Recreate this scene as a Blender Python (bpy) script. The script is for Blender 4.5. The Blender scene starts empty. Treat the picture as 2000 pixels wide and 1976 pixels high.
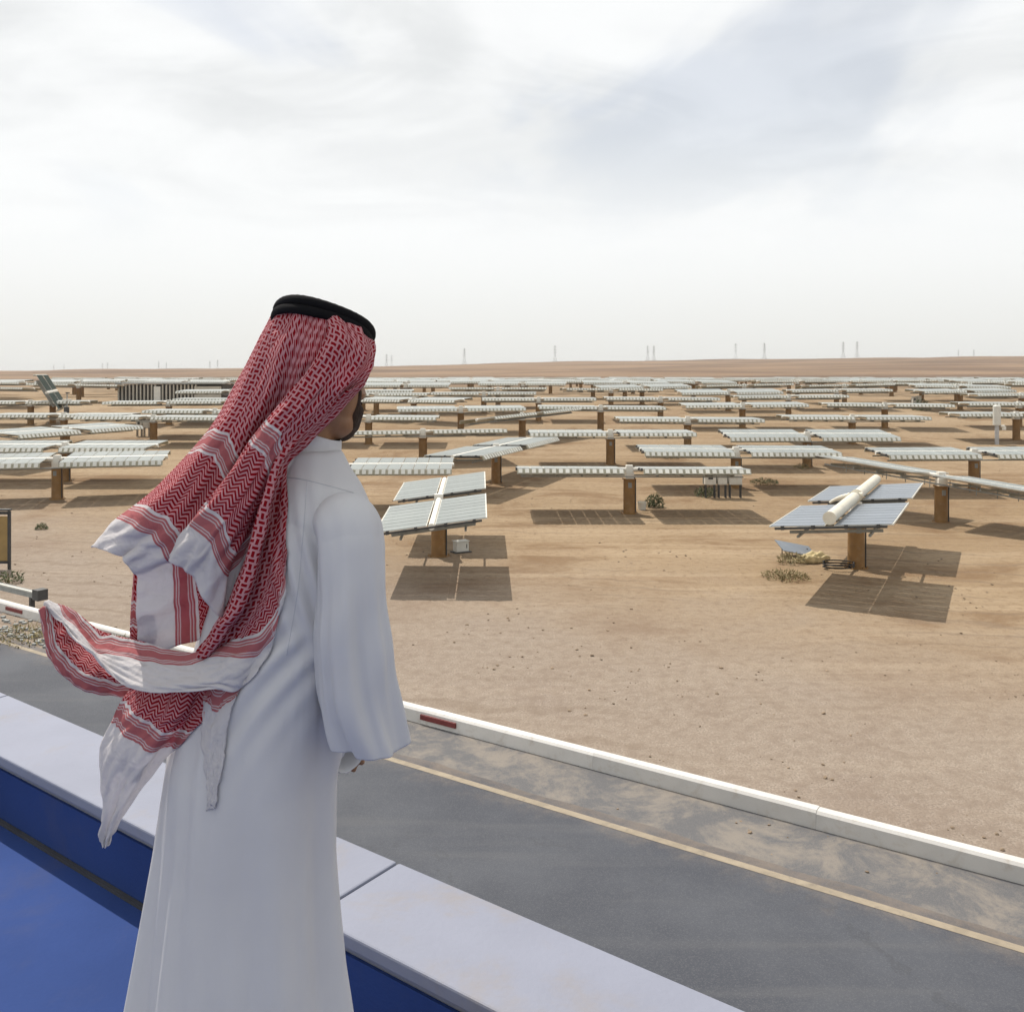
import bpy, bmesh, math, random
import numpy as np
from mathutils import Vector, Matrix, Euler

random.seed(7)
rng = np.random.default_rng(11)
scene = bpy.context.scene
COL = scene.collection
R = math.radians

# ------------------------------------------------------------------ camera
FPX, HOR, CAMZ = 1800.0, 730.0, 7.2           # focal length in photo pixels, eye level row, eye height (m)
cam_d = bpy.data.cameras.new('camera')
cam_d.sensor_fit = 'HORIZONTAL'
cam_d.sensor_width = 36.0
cam_d.lens = 36.0 * FPX / 2000.0
cam_d.shift_y = -(988.0 - HOR) / 2000.0
cam_d.clip_start = 0.05
cam_d.clip_end = 60000.0
cam = bpy.data.objects.new('camera', cam_d)
COL.objects.link(cam)
cam.location = (0, 0, CAMZ)
cam.rotation_euler = (R(90), 0, 0)
scene.camera = cam

# ------------------------------------------------------------------ light
SUN_EL, SUN_AZ = R(57), R(-32)                # azimuth measured clockwise from +Y (view direction)
S = Vector((math.cos(SUN_EL) * math.sin(SUN_AZ), math.cos(SUN_EL) * math.cos(SUN_AZ), math.sin(SUN_EL)))
sun_d = bpy.data.lights.new('sun', 'SUN')
sun_d.energy = 4.4
sun_d.angle = R(0.6)
sun_d.color = (1.0, 0.93, 0.83)
sun = bpy.data.objects.new('sun', sun_d)
COL.objects.link(sun)
sun.rotation_euler = S.to_track_quat('Z', 'Y').to_euler()
sun.location = (-20, 30, 60)

vs = scene.view_settings
vs.view_transform = 'Standard'
vs.look = 'None'
vs.exposure = 0.0
vs.gamma = 1.0
vs.use_curve_mapping = False
scene.render.film_transparent = False
scene.cycles.use_denoising = True
scene.cycles.max_bounces = 6
scene.cycles.diffuse_bounces = 3
scene.cycles.use_adaptive_sampling = True
scene.cycles.adaptive_threshold = 0.02
scene.cycles.volume_bounces = 0
scene.cycles.transparent_max_bounces = 8


class NT:
    """small helper to write node trees"""
    def __init__(self, tree):
        self.t = tree
        self.x = 0

    def n(self, typ, **kw):
        nd = self.t.nodes.new(typ)
        nd.location = (self.x, 0)
        self.x += 40
        for k, v in kw.items():
            setattr(nd, k, v)
        return nd

    def put(self, sock, v):
        if isinstance(v, bpy.types.NodeSocket):
            self.t.links.new(v, sock)
        elif v is not None:
            if hasattr(sock, 'default_value'):
                try:
                    sock.default_value = v
                except Exception:
                    sock.default_value = tuple(v) + (1.0,)

    def m(self, op, a, b=None, c=None, clamp=False):
        nd = self.n('ShaderNodeMath', operation=op, use_clamp=clamp)
        for i, v in enumerate((a, b, c)):
            if v is not None:
                self.put(nd.inputs[i], v)
        return nd.outputs[0]

    def mix(self, f, a, b, blend='MIX'):
        nd = self.n('ShaderNodeMix', data_type='RGBA', blend_type=blend)
        self.put(nd.inputs[0], f)
        self.put(nd.inputs[6], a if isinstance(a, bpy.types.NodeSocket) else tuple(a)[:3] + (1.0,))
        self.put(nd.inputs[7], b if isinstance(b, bpy.types.NodeSocket) else tuple(b)[:3] + (1.0,))
        return nd.outputs[2]

    def noise(self, vec, scale, detail=4, rough=0.55, dist=0.0, dim='3D'):
        nd = self.n('ShaderNodeTexNoise', noise_dimensions=dim)
        if vec is not None:
            self.put(nd.inputs['Vector'], vec)
        self.put(nd.inputs['Scale'], float(scale))
        self.put(nd.inputs['Detail'], float(detail))
        self.put(nd.inputs['Roughness'], float(rough))
        self.put(nd.inputs['Distortion'], float(dist))
        return nd.outputs[0]

    def voro(self, vec, scale, feature='F1', out=0, rnd=1.0):
        nd = self.n('ShaderNodeTexVoronoi', feature=feature)
        if vec is not None:
            self.put(nd.inputs['Vector'], vec)
        self.put(nd.inputs['Scale'], float(scale))
        self.put(nd.inputs['Randomness'], float(rnd))
        return nd.outputs[out]

    def ramp(self, f, lo, hi, a=0.0, b=1.0, smooth=True):
        nd = self.n('ShaderNodeMapRange', interpolation_type='SMOOTHSTEP' if smooth else 'LINEAR', clamp=True)
        self.put(nd.inputs[0], f)
        for i, v in zip((1, 2, 3, 4), (lo, hi, a, b)):
            self.put(nd.inputs[i], float(v))
        return nd.outputs[0]

    def mapping(self, vec, scale=(1, 1, 1), rot=(0, 0, 0), loc=(0, 0, 0)):
        nd = self.n('ShaderNodeMapping')
        self.put(nd.inputs['Vector'], vec)
        nd.inputs['Scale'].default_value = scale
        nd.inputs['Rotation'].default_value = rot
        nd.inputs['Location'].default_value = loc
        return nd.outputs[0]

    def bump(self, h, strength=0.3, dist=0.02):
        nd = self.n('ShaderNodeBump')
        self.put(nd.inputs['Strength'], strength)
        self.put(nd.inputs['Distance'], dist)
        self.put(nd.inputs['Height'], h)
        return nd.outputs[0]


# ------------------------------------------------------------------ world (bright veiled sky)
world = bpy.data.worlds.new('World')
scene.world = world
world.use_nodes = True
wt = world.node_tree
wt.nodes.clear()
w = NT(wt)
out = w.n('ShaderNodeOutputWorld')
bg = w.n('ShaderNodeBackground')
sky = w.n('ShaderNodeTexSky', sky_type='NISHITA')
sky.sun_disc = False
sky.sun_elevation = SUN_EL
sky.sun_rotation = SUN_AZ
sky.altitude = 600
sky.air_density = 1.0
sky.dust_density = 3.0
sky.ozone_density = 1.0
tc = w.n('ShaderNodeTexCoord')
sep = w.n('ShaderNodeSeparateXYZ')
w.put(sep.inputs[0], tc.outputs['Generated'])
zc = w.m('MAXIMUM', sep.outputs[2], 0.0)
zd = w.m('ADD', zc, 0.16)
cx = w.m('DIVIDE', sep.outputs[0], zd)
cy = w.m('DIVIDE', sep.outputs[1], zd)
cmb = w.n('ShaderNodeCombineXYZ')
w.put(cmb.inputs[0], cx); w.put(cmb.inputs[1], cy)
p1 = w.mapping(cmb.outputs[0], (1.0, 0.62, 1), (0, 0, R(28)), (4.4, 11.2, 0))
n1 = w.noise(p1, 1.15, 5, 0.50, 0.45)
p2 = w.mapping(cmb.outputs[0], (0.7, 1.0, 1), (0, 0, R(-24)), (11.2, 4.4, 0))
n2 = w.noise(p2, 1.9, 6, 0.52, 0.8)
thin = w.ramp(n1, 0.50, 0.63)                       # where the veil gets thin
up = w.ramp(sep.outputs[2], 0.10, 0.30)
thin = w.m('MULTIPLY', thin, up)
streak = w.ramp(n2, 0.35, 0.68)
cloud_hi = (10.1, 10.2, 10.15)
cloud_lo = (8.25, 8.4, 8.4)
cl = w.mix(w.m('MULTIPLY', streak, up), cloud_hi, cloud_lo)
hz = w.ramp(sep.outputs[2], 0.0, 0.16)
cl = w.mix(hz, (8.75, 8.75, 8.45), cl)
tf = w.m('MULTIPLY', thin, 0.34)
skc = w.mix(tf, cl, sky.outputs[0])
# keep a veil in front of the clear sky, then everything at a low strength
fin = w.mix(0.95, sky.outputs[0], skc)
w.put(bg.inputs['Color'], fin)
bg.inputs['Strength'].default_value = 0.1
wt.links.new(bg.outputs[0], out.inputs[0])


# ------------------------------------------------------------------ materials
MATS = {}


def new_mat(name):
    m = bpy.data.materials.new(name)
    m.use_nodes = True
    m.node_tree.nodes.clear()
    nt = NT(m.node_tree)
    o = nt.n('ShaderNodeOutputMaterial')
    b = nt.n('ShaderNodeBsdfPrincipled')
    nt.t.links.new(b.outputs[0], o.inputs[0])
    MATS[name] = m
    return m, nt, b, o


def simple(name, col, rough=0.6, var=0.12, vscale=3.0, metallic=0.0, spec=0.5, bump=0.0, bscale=60, dirt=None, coord='Object'):
    m, nt, b, o = new_mat(name)
    tcn = nt.n('ShaderNodeTexCoord').outputs[coord]
    oi = nt.n('ShaderNodeObjectInfo')
    nz = nt.noise(tcn, vscale, 5, 0.6)
    f = nt.ramp(nz, 0.3, 0.7)
    lo = tuple(c * (1 - var) for c in col)
    hi = tuple(min(1, c * (1 + var)) for c in col)
    c = nt.mix(f, lo, hi)
    rv = nt.m('MULTIPLY_ADD', oi.outputs['Random'], 0.16, 0.92)
    hsv = nt.n('ShaderNodeHueSaturation')
    nt.put(hsv.inputs['Value'], rv); nt.put(hsv.inputs['Color'], c)
    c = hsv.outputs[0]
    if dirt:
        d = nt.ramp(nt.noise(tcn, vscale * 2.3, 6, 0.65, 0.3), 0.52, 0.72)
        c = nt.mix(nt.m('MULTIPLY', d, dirt[1]), c, dirt[0])
    nt.put(b.inputs['Base Color'], c)
    b.inputs['Roughness'].default_value = rough
    b.inputs['Metallic'].default_value = metallic
    b.inputs['Specular IOR Level'].default_value = spec
    if bump:
        nt.put(b.inputs['Normal'], nt.bump(nt.noise(tcn, bscale, 3, 0.6), bump, 0.01))
    return m


simple('lens_glass', (0.235, 0.258, 0.25), 0.40, 0.06, 0.8, spec=0.3, dirt=((0.50, 0.45, 0.37), 0.35))
simple('lens_glass_blue', (0.165, 0.19, 0.225), 0.30, 0.08, 0.8, spec=0.5, dirt=((0.42, 0.39, 0.34), 0.30))
simple('housing_white', (0.64, 0.635, 0.58), 0.55, 0.05, 2.0, dirt=((0.52, 0.45, 0.34), 0.28))
simple('skirt_olive', (0.40, 0.385, 0.30), 0.6, 0.08, 2.0, dirt=((0.36, 0.28, 0.18), 0.4))
simple('steel_white', (0.76, 0.74, 0.67), 0.5, 0.06, 2.0, dirt=((0.50, 0.42, 0.30), 0.35))
simple('tube_cream', (0.72, 0.67, 0.55), 0.45, 0.06, 2.0, dirt=((0.5, 0.42, 0.3), 0.3))
simple('pedestal_brown', (0.255, 0.138, 0.043), 0.62, 0.14, 1.6, dirt=((0.30, 0.20, 0.11), 0.5))
simple('steel_dark', (0.045, 0.045, 0.045), 0.55, 0.2, 5.0)
simple('steel_grey', (0.24, 0.25, 0.24), 0.5, 0.12, 4.0)
simple('panel_back', (0.045, 0.06, 0.052), 0.9, 0.2, 3.0, spec=0.08)
simple('cabinet', (0.60, 0.58, 0.52), 0.55, 0.06, 3.0, dirt=((0.40, 0.32, 0.22), 0.45))
simple('galv', (0.42, 0.43, 0.44), 0.45, 0.1, 3.0, metallic=0.3)
simple('pylon_steel', (0.42, 0.42, 0.42), 0.6, 0.1, 0.2)
simple('tan_board', (0.30, 0.20, 0.075), 0.7, 0.12, 2.0)
simple('sack_yellow', (0.52, 0.43, 0.24), 0.85, 0.25, 6.0)
simple('wood_pale', (0.46, 0.36, 0.24), 0.8, 0.2, 5.0)
simple('concrete_white', (0.225, 0.24, 0.305), 0.75, 0.07, 1.3, bump=0.15, bscale=50, dirt=((0.24, 0.215, 0.20), 0.55))
simple('membrane_blue', (0.030, 0.058, 0.185), 0.8, 0.12, 0.9, spec=0.08, bump=0.15, bscale=70, dirt=((0.06, 0.075, 0.16), 0.45))
simple('kerb_paint', (0.60, 0.585, 0.56), 0.7, 0.06, 1.5, bump=0.1, bscale=40, dirt=((0.42, 0.36, 0.29), 0.5))
simple('kerb_red', (0.17, 0.03, 0.03), 0.6, 0.2, 4.0)
simple('line_yellow', (0.27, 0.225, 0.165), 0.8, 0.14, 3.0, dirt=((0.14, 0.12, 0.10), 0.5))
simple('rubber_black', (0.012, 0.012, 0.012), 0.75, 0.2, 9.0)
simple('stone', (0.25, 0.185, 0.125), 0.9, 0.3, 2.0)
simple('bush_green', (0.075, 0.095, 0.035), 0.8, 0.35, 5.0)
simple('bush_dry', (0.22, 0.18, 0.085), 0.85, 0.3, 5.0)
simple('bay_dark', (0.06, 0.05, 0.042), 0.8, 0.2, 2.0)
simple('wall_pale', (0.50, 0.47, 0.40), 0.8, 0.08, 0.5)
simple('skin', (0.235, 0.115, 0.055), 0.5, 0.10, 30.0, bump=0.05, bscale=300)
simple('beard', (0.040, 0.022, 0.012), 0.95, 0.35, 120.0, bump=0.6, bscale=420)
simple('hair', (0.012, 0.009, 0.008), 0.6, 0.3, 80.0)
simple('seam_thread', (0.50, 0.50, 0.53), 0.9, 0.05, 40.0)
simple('sandal', (0.07, 0.04, 0.025), 0.6, 0.1, 8.0)

# black wool cord
m, nt, b, o = new_mat('agal_wool')
tcn = nt.n('ShaderNodeTexCoord').outputs['Object']
nt.put(b.inputs['Base Color'], (0.006, 0.006, 0.007, 1))
b.inputs['Roughness'].default_value = 0.9
b.inputs['Specular IOR Level'].default_value = 0.15
nt.put(b.inputs['Normal'], nt.bump(nt.noise(tcn, 700, 2, 0.5), 0.5, 0.004))

# asphalt
m, nt, b, o = new_mat('asphalt')
tcn = nt.n('ShaderNodeTexCoord').outputs['Object']
big = nt.noise(tcn, 0.35, 5, 0.6)
strk = nt.noise(nt.mapping(tcn, (0.12, 1.6, 1), (0, 0, R(33.4))), 1.0, 4, 0.6)
fine = nt.noise(tcn, 55, 3, 0.7)
c = nt.mix(nt.ramp(big, 0.35, 0.7), (0.044, 0.049, 0.064), (0.070, 0.076, 0.092))
c = nt.mix(nt.m('MULTIPLY', nt.ramp(strk, 0.5, 0.75), 0.5), c, (0.095, 0.097, 0.105))
c = nt.mix(nt.m('MULTIPLY', nt.ramp(fine, 0.45, 0.75), 0.55), c, (0.13, 0.132, 0.14))
ck = nt.voro(nt.mapping(tcn, (0.5, 0.5, 1)), 0.55, 'DISTANCE_TO_EDGE')
ckn = nt.m('ADD', ck, nt.m('MULTIPLY', nt.m('SUBTRACT', nt.noise(tcn, 3.0, 5, 0.65), 0.5), 0.16))
crk = nt.m('MULTIPLY', nt.ramp(nt.m('ABSOLUTE', ckn), 0.010, 0.003), nt.ramp(big, 0.42, 0.60))
c = nt.mix(nt.m('MULTIPLY', crk, 0.22), c, (0.02, 0.02, 0.022))
sx_ = nt.n('ShaderNodeSeparateXYZ'); nt.put(sx_.inputs[0], tcn)
edge = nt.m('ADD', nt.m('MULTIPLY', sx_.outputs[0], 0.55), nt.m('MULTIPLY', sx_.outputs[1], 0.835))
edge = nt.m('ADD', edge, nt.m('MULTIPLY', nt.m('SUBTRACT', nt.noise(tcn, 1.2, 10, 0.78, 0.3), 0.5), 2.4))
c = nt.mix(nt.m('MULTIPLY', nt.ramp(edge, 12.6, 13.9), 0.55), c, (0.26, 0.20, 0.145))
nt.put(b.inputs['Base Color'], c)
b.inputs['Roughness'].default_value = 0.85
nt.put(b.inputs['Normal'], nt.bump(nt.noise(tcn, 90, 3, 0.7), 0.5, 0.01))

# paler dusty shoulder
m, nt, b, o = new_mat('shoulder')
tcn = nt.n('ShaderNodeTexCoord').outputs['Object']
big = nt.noise(tcn, 0.9, 10, 0.78, 0.4)
fine = nt.noise(tcn, 60, 3, 0.7)
c = nt.mix(nt.ramp(big, 0.42, 0.62), (0.10, 0.10, 0.107), (0.21, 0.185, 0.16))
c = nt.mix(nt.m('MULTIPLY', nt.ramp(fine, 0.45, 0.75), 0.4), c, (0.26, 0.24, 0.21))
nt.put(b.inputs['Base Color'], c)
b.inputs['Roughness'].default_value = 0.9
nt.put(b.inputs['Normal'], nt.bump(nt.noise(tcn, 70, 3, 0.7), 0.5, 0.01))

# sandy ground
m, nt, b, o = new_mat('sand')
pos = nt.n('ShaderNodeNewGeometry').outputs['Position']
sp = nt.n('ShaderNodeSeparateXYZ'); nt.put(sp.inputs[0], pos)
Y = sp.outputs[1]
n_big = nt.noise(pos, 0.035, 5, 0.6, 0.4)
n_mid = nt.noise(pos, 0.22, 6, 0.62, 0.6)
n_trk = nt.noise(nt.mapping(pos, (0.05, 0.55, 1), (0, 0, R(12))), 1.0, 5, 0.6, 0.8)
n_trk2 = nt.noise(nt.mapping(pos, (0.06, 0.9, 1), (0, 0, R(36))), 1.0, 4, 0.6, 0.5)
n_fine = nt.noise(pos, 3.2, 6, 0.72)
n_grit = nt.noise(pos, 22, 3, 0.7)
c = nt.mix(nt.ramp(n_big, 0.35, 0.68), (0.275, 0.195, 0.115), (0.325, 0.243, 0.157))
c = nt.mix(nt.m('MULTIPLY', nt.ramp(n_mid, 0.48, 0.66), 0.85), c, (0.190, 0.118, 0.064))
c = nt.mix(nt.m('MULTIPLY', nt.ramp(n_trk, 0.48, 0.64), 0.65), c, (0.385, 0.295, 0.195))
c = nt.mix(nt.m('MULTIPLY', nt.ramp(n_trk2, 0.54, 0.70), 0.45), c, (0.22, 0.135, 0.072))
c = nt.mix(nt.m('MULTIPLY', nt.ramp(n_fine, 0.47, 0.68), 0.6), c, (0.19, 0.125, 0.074))
spk = nt.ramp(nt.voro(pos, 2.6), 0.10, 0.03)
spk = nt.m('MULTIPLY', spk, nt.ramp(n_mid, 0.40, 0.60))
c = nt.mix(nt.m('MULTIPLY', nt.ramp(n_grit, 0.50, 0.70), 0.6), c, (0.15, 0.10, 0.065))
c = nt.mix(nt.m('MULTIPLY', spk, 0.8), c, (0.075, 0.05, 0.033))
# paler, greyer crushed gravel colour, blended in towards the road
dn = nt.m('ADD', nt.m('MULTIPLY', sp.outputs[0], 0.55), nt.m('MULTIPLY', Y, 0.835))
dn = nt.m('ADD', dn, nt.m('MULTIPLY', nt.m('SUBTRACT', n_mid, 0.5), 12.0))
gv = nt.ramp(dn, 34, 17)
c = nt.mix(nt.m('MULTIPLY', gv, 0.75), c, nt.mix(nt.ramp(n_fine, 0.35, 0.65), nt.mix(nt.ramp(n_grit, 0.35, 0.65), (0.36, 0.31, 0.27), (0.21, 0.18, 0.155)), (0.235, 0.195, 0.165)))
# wheel tracks where vehicles turn off the road
tw = nt.m('ADD', nt.m('MULTIPLY', sp.outputs[0], 0.26), nt.m('MULTIPLY', Y, 0.97))
tw = nt.m('ADD', tw, nt.m('MULTIPLY', nt.m('SUBTRACT', n_big, 0.5), 14.0))
tf_ = nt.m('FRACT', nt.m('DIVIDE', tw, 3.4))
tr1 = nt.ramp(nt.m('ABSOLUTE', nt.m('SUBTRACT', tf_, 0.3)), 0.055, 0.02)
tr2 = nt.ramp(nt.m('ABSOLUTE', nt.m('SUBTRACT', tf_, 0.78)), 0.055, 0.02)
trm = nt.m('MULTIPLY', nt.m('MAXIMUM', tr1, tr2), nt.ramp(nt.noise(pos, 0.09, 3, 0.5), 0.46, 0.62))
c = nt.mix(nt.m('MULTIPLY', trm, nt.m('MULTIPLY', nt.ramp(Y, 75, 40), 0.38)), c, (0.17, 0.125, 0.09))
# browner, rockier hills
hl = nt.ramp(Y, 170, 330)
n_h = nt.noise(nt.mapping(pos, (0.004, 0.020, 0.05)), 1.0, 7, 0.65, 0.6)
hc = nt.mix(nt.ramp(n_h, 0.40, 0.62), (0.135, 0.086, 0.055), (0.25, 0.168, 0.105))
c = nt.mix(hl, c, hc)
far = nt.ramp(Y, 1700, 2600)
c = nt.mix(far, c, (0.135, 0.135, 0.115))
nt.put(b.inputs['Base Color'], c)
b.inputs['Roughness'].default_value = 0.95
b.inputs['Specular IOR Level'].default_value = 0.15
hgt = nt.m('ADD', nt.m('MULTIPLY', n_fine, 1.0), nt.m('MULTIPLY', n_grit, 0.45))
nt.put(b.inputs['Normal'], nt.bump(hgt, 0.55, 0.09))

# thobe cotton
m, nt, b, o = new_mat('thobe_cotton')
tcn = nt.n('ShaderNodeTexCoord').outputs['Object']
nt.put(b.inputs['Base Color'], nt.mix(nt.ramp(nt.noise(tcn, 5, 4, 0.6), 0.3, 0.7), (0.70, 0.70, 0.72), (0.74, 0.74, 0.755)))
b.inputs['Roughness'].default_value = 0.85
b.inputs['Specular IOR Level'].default_value = 0.2
wv = nt.noise(nt.mapping(tcn, (1, 1, 0.22)), 15, 2, 0.5, 0.5)
nt.put(b.inputs['Normal'], nt.bump(nt.m('ADD', wv, nt.m('MULTIPLY', nt.noise(tcn, 900, 2, 0.5), 0.05)), 0.26, 0.02))
tl = nt.n('ShaderNodeBsdfTranslucent')
nt.put(tl.inputs[0], (0.62, 0.62, 0.60, 1))
mx = nt.n('ShaderNodeMixShader'); mx.inputs[0].default_value = 0.28
nt.t.links.new(b.outputs[0], mx.inputs[1]); nt.t.links.new(tl.outputs[0], mx.inputs[2])
nt.t.links.new(mx.outputs[0], o.inputs[0])

# headscarf: pattern runs from the hem (v = 0, metres) upward
m, nt, b, o = new_mat('scarf_cotton')
uvn = nt.n('ShaderNodeUVMap'); uvn.uv_map = 'UVMap'
su = nt.n('ShaderNodeSeparateXYZ'); nt.put(su.inputs[0], uvn.outputs[0])
U, V = su.outputs[0], su.outputs[1]
CS = 0.0106


def fr(x):
    return nt.m('FRACT', x)


def inside(x, lo, hi):
    return nt.m('MULTIPLY', nt.m('GREATER_THAN', x, lo), nt.m('LESS_THAN', x, hi))


def near(x, c0, h):
    return nt.m('LESS_THAN', nt.m('ABSOLUTE', nt.m('SUBTRACT', x, c0)), h)


iu = nt.m('DIVIDE', U, CS); iv = nt.m('DIVIDE', V, CS)
fu, fv = fr(iu), fr(iv)
par = nt.m('FRACT', nt.m('MULTIPLY', nt.m('ADD', nt.m('FLOOR', iu), nt.m('FLOOR', iv)), 0.5))
odd = nt.m('GREATER_THAN', par, 0.25)
dh = nt.m('MULTIPLY', near(fu, 0.5, 0.47), near(fv, 0.5, 0.23))
dv = nt.m('MULTIPLY', near(fv, 0.5, 0.47), near(fu, 0.5, 0.23))
chk = nt.m('ADD', nt.m('MULTIPLY', dh, odd), nt.m('MULTIPLY', dv, nt.m('SUBTRACT', 1.0, odd)))
tri = nt.m('ABSOLUTE', nt.m('SUBTRACT', fr(nt.m('DIVIDE', U, 0.021)), 0.5))
zz = nt.m('LESS_THAN', fr(nt.m('DIVIDE', nt.m('ADD', V, nt.m('MULTIPLY', tri, 0.019)), 0.0080)), 0.52)
def band(v0):
    q = nt.m('SUBTRACT', V, v0)
    full = inside(q, 0.0, 0.038)
    ln = None
    for cc in (0.005, 0.0095, 0.0275, 0.033):
        l = near(q, cc, 0.0011)
        ln = l if ln is None else nt.m('MAXIMUM', ln, l)
    return nt.m('MULTIPLY', full, nt.m('SUBTRACT', 1.0, nt.m('MULTIPLY', ln, 0.75)))
b1 = band(0.070); b2 = band(0.245)
zone_z = inside(V, 0.114, 0.240)
zone_c = nt.m('GREATER_THAN', V, 0.288)
red = nt.m('MAXIMUM', nt.m('MAXIMUM', nt.m('MULTIPLY', b1, 0.80), nt.m('MULTIPLY', b2, 0.80)),
           nt.m('MAXIMUM', nt.m('MULTIPLY', zone_z, zz), nt.m('MULTIPLY', zone_c, chk)))
pinkzone = nt.m('MAXIMUM', nt.m('MULTIPLY', nt.m('ADD', zone_z, zone_c), 1.0), 0.0)
basec = nt.mix(pinkzone, (0.72, 0.70, 0.71), (0.66, 0.335, 0.36))
isb = nt.m('GREATER_THAN', nt.m('MAXIMUM', b1, b2), 0.01)
col = nt.mix(red, basec, nt.mix(isb, (0.31, 0.006, 0.014), (0.44, 0.035, 0.045)))
nt.put(b.inputs['Base Color'], col)
b.inputs['Roughness'].default_value = 0.9
b.inputs['Specular IOR Level'].default_value = 0.15
tcn = nt.n('ShaderNodeTexCoord').outputs['Object']
nt.put(b.inputs['Normal'], nt.bump(nt.m('ADD', nt.m('MULTIPLY', nt.noise(tcn, 34, 5, 0.6, 0.8), 1.0), nt.m('MULTIPLY', chk, 0.05)), 0.5, 0.014))
tl = nt.n('ShaderNodeBsdfTranslucent')
nt.put(tl.inputs[0], col)
mx = nt.n('ShaderNodeMixShader'); mx.inputs[0].default_value = 0.38
nt.t.links.new(b.outputs[0], mx.inputs[1]); nt.t.links.new(tl.outputs[0], mx.inputs[2])
nt.t.links.new(mx.outputs[0], o.inputs[0])


# ------------------------------------------------------------------ mesh helpers
class MB:
    def __init__(self):
        self.v, self.f, self.mi = [], [], []

    def add(self, vs_, fs, mi=0, M=None):
        o_ = len(self.v)
        for p in vs_:
            q = Vector(p)
            if M is not None:
                q = M @ q
            self.v.append(tuple(q))
        for f in fs:
            self.f.append(tuple(i + o_ for i in f))
            self.mi.append(mi)

    def hexa(self, b4, t4, mi=0, M=None):
        self.add(list(b4) + list(t4), [(3, 2, 1, 0), (4, 5, 6, 7), (0, 1, 5, 4), (1, 2, 6, 5), (2, 3, 7, 6), (3, 0, 4, 7)], mi, M)

    def box(self, c, s, mi=0, M=None):
        x, y, z = c; a, b_, d = s[0] / 2, s[1] / 2, s[2] / 2
        self.hexa([(x - a, y - b_, z - d), (x + a, y - b_, z - d), (x + a, y + b_, z - d), (x - a, y + b_, z - d)],
                  [(x - a, y - b_, z + d), (x + a, y - b_, z + d), (x + a, y + b_, z + d), (x - a, y + b_, z + d)], mi, M)

    def tube(self, p0, p1, r0, r1=None, n=12, mi=0, cap=True):
        r1 = r0 if r1 is None else r1
        p0, p1 = Vector(p0), Vector(p1)
        d = (p1 - p0).normalized()
        a = d.orthogonal().normalized(); b_ = d.cross(a)
        vs_ = []
        for p, r in ((p0, r0), (p1, r1)):
            for i in range(n):
                t = 2 * math.pi * i / n
                vs_.append(p + (a * math.cos(t) + b_ * math.sin(t)) * r)
        fs = [(i, (i + 1) % n, n + (i + 1) % n, n + i) for i in range(n)]
        if cap:
            fs += [tuple(range(n - 1, -1, -1)), tuple(range(n, 2 * n))]
        self.add(vs_, fs, mi)

    def mesh(self, name, mats, smooth=False):
        me = bpy.data.meshes.new(name)
        me.from_pydata(self.v, [], self.f)
        for mm in ([mats] if isinstance(mats, str) else mats):
            me.materials.append(MATS[mm])
        me.polygons.foreach_set('material_index', self.mi)
        me.update()
        if smooth:
            shade(me)
        return me


def shade(me, ang=40):
    me.polygons.foreach_set('use_smooth', [True] * len(me.polygons))
    try:
        me.set_sharp_from_angle(angle=R(ang))
    except Exception:
        pass


def obj(name, me, parent=None, loc=None, rot=None):
    o_ = bpy.data.objects.new(name, me)
    COL.objects.link(o_)
    if parent is not None:
        o_.parent = parent
    if loc is not None:
        o_.location = loc
    if rot is not None:
        o_.rotation_euler = rot
    return o_


def tag(o_, label=None, cat=None, group=None, kind=None):
    if label: o_['label'] = label
    if cat: o_['category'] = cat
    if group: o_['group'] = group
    if kind: o_['kind'] = kind
    return o_


def bevel(o_, wdt=0.01, seg=2):
    md = o_.modifiers.new('bevel', 'BEVEL')
    md.width = wdt; md.segments = seg; md.limit_method = 'ANGLE'
    return o_


# ------------------------------------------------------------------ ground
def sstep(a, b_, x):
    t = np.clip((x - a) / (b_ - a), 0, 1)
    return t * t * (3 - 2 * t)


def ground_z(X, Yv):
    X = np.asarray(X, float); Yv = np.asarray(Yv, float)
    t = np.clip((Yv - 44) / 84.0, 0, 1)
    z = 3.9 * (t * t * (3 - 2 * t) * 0.45 + t * 0.55)
    # ridge about 1.4 km away, higher on the right
    rx = np.interp(X, [-3000, -1100, -778, -450, -218, 0, 233, 466, 778, 3000],
                   [4, 7.0, 9.5, 13.2, 16.0, 22.3, 25.8, 29.6, 32.2, 36])
    k = sstep(230, 1400, Yv)
    z = z + (rx - 3.9) * k
    fall = sstep(1400, 2300, Yv)
    z = z + (12.0 - rx) * fall * (1 - 0.0)
    z = z + fall * sstep(2300, 7000, Yv) * 14.0
    return z


def hill_noise(X, Yv):
    k = sstep(260, 700, Yv) * (1 - sstep(1250, 1420, Yv))
    return k * (1.3 * np.sin(X * 0.011 + Yv * 0.006) * np.sin(Yv * 0.017 + 1.0) + 0.8 * np.sin(X * 0.031 + 2) * np.sin(Yv * 0.041 + X * 0.007))


def gz(x, y):
    return float(ground_z(x, y))


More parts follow.
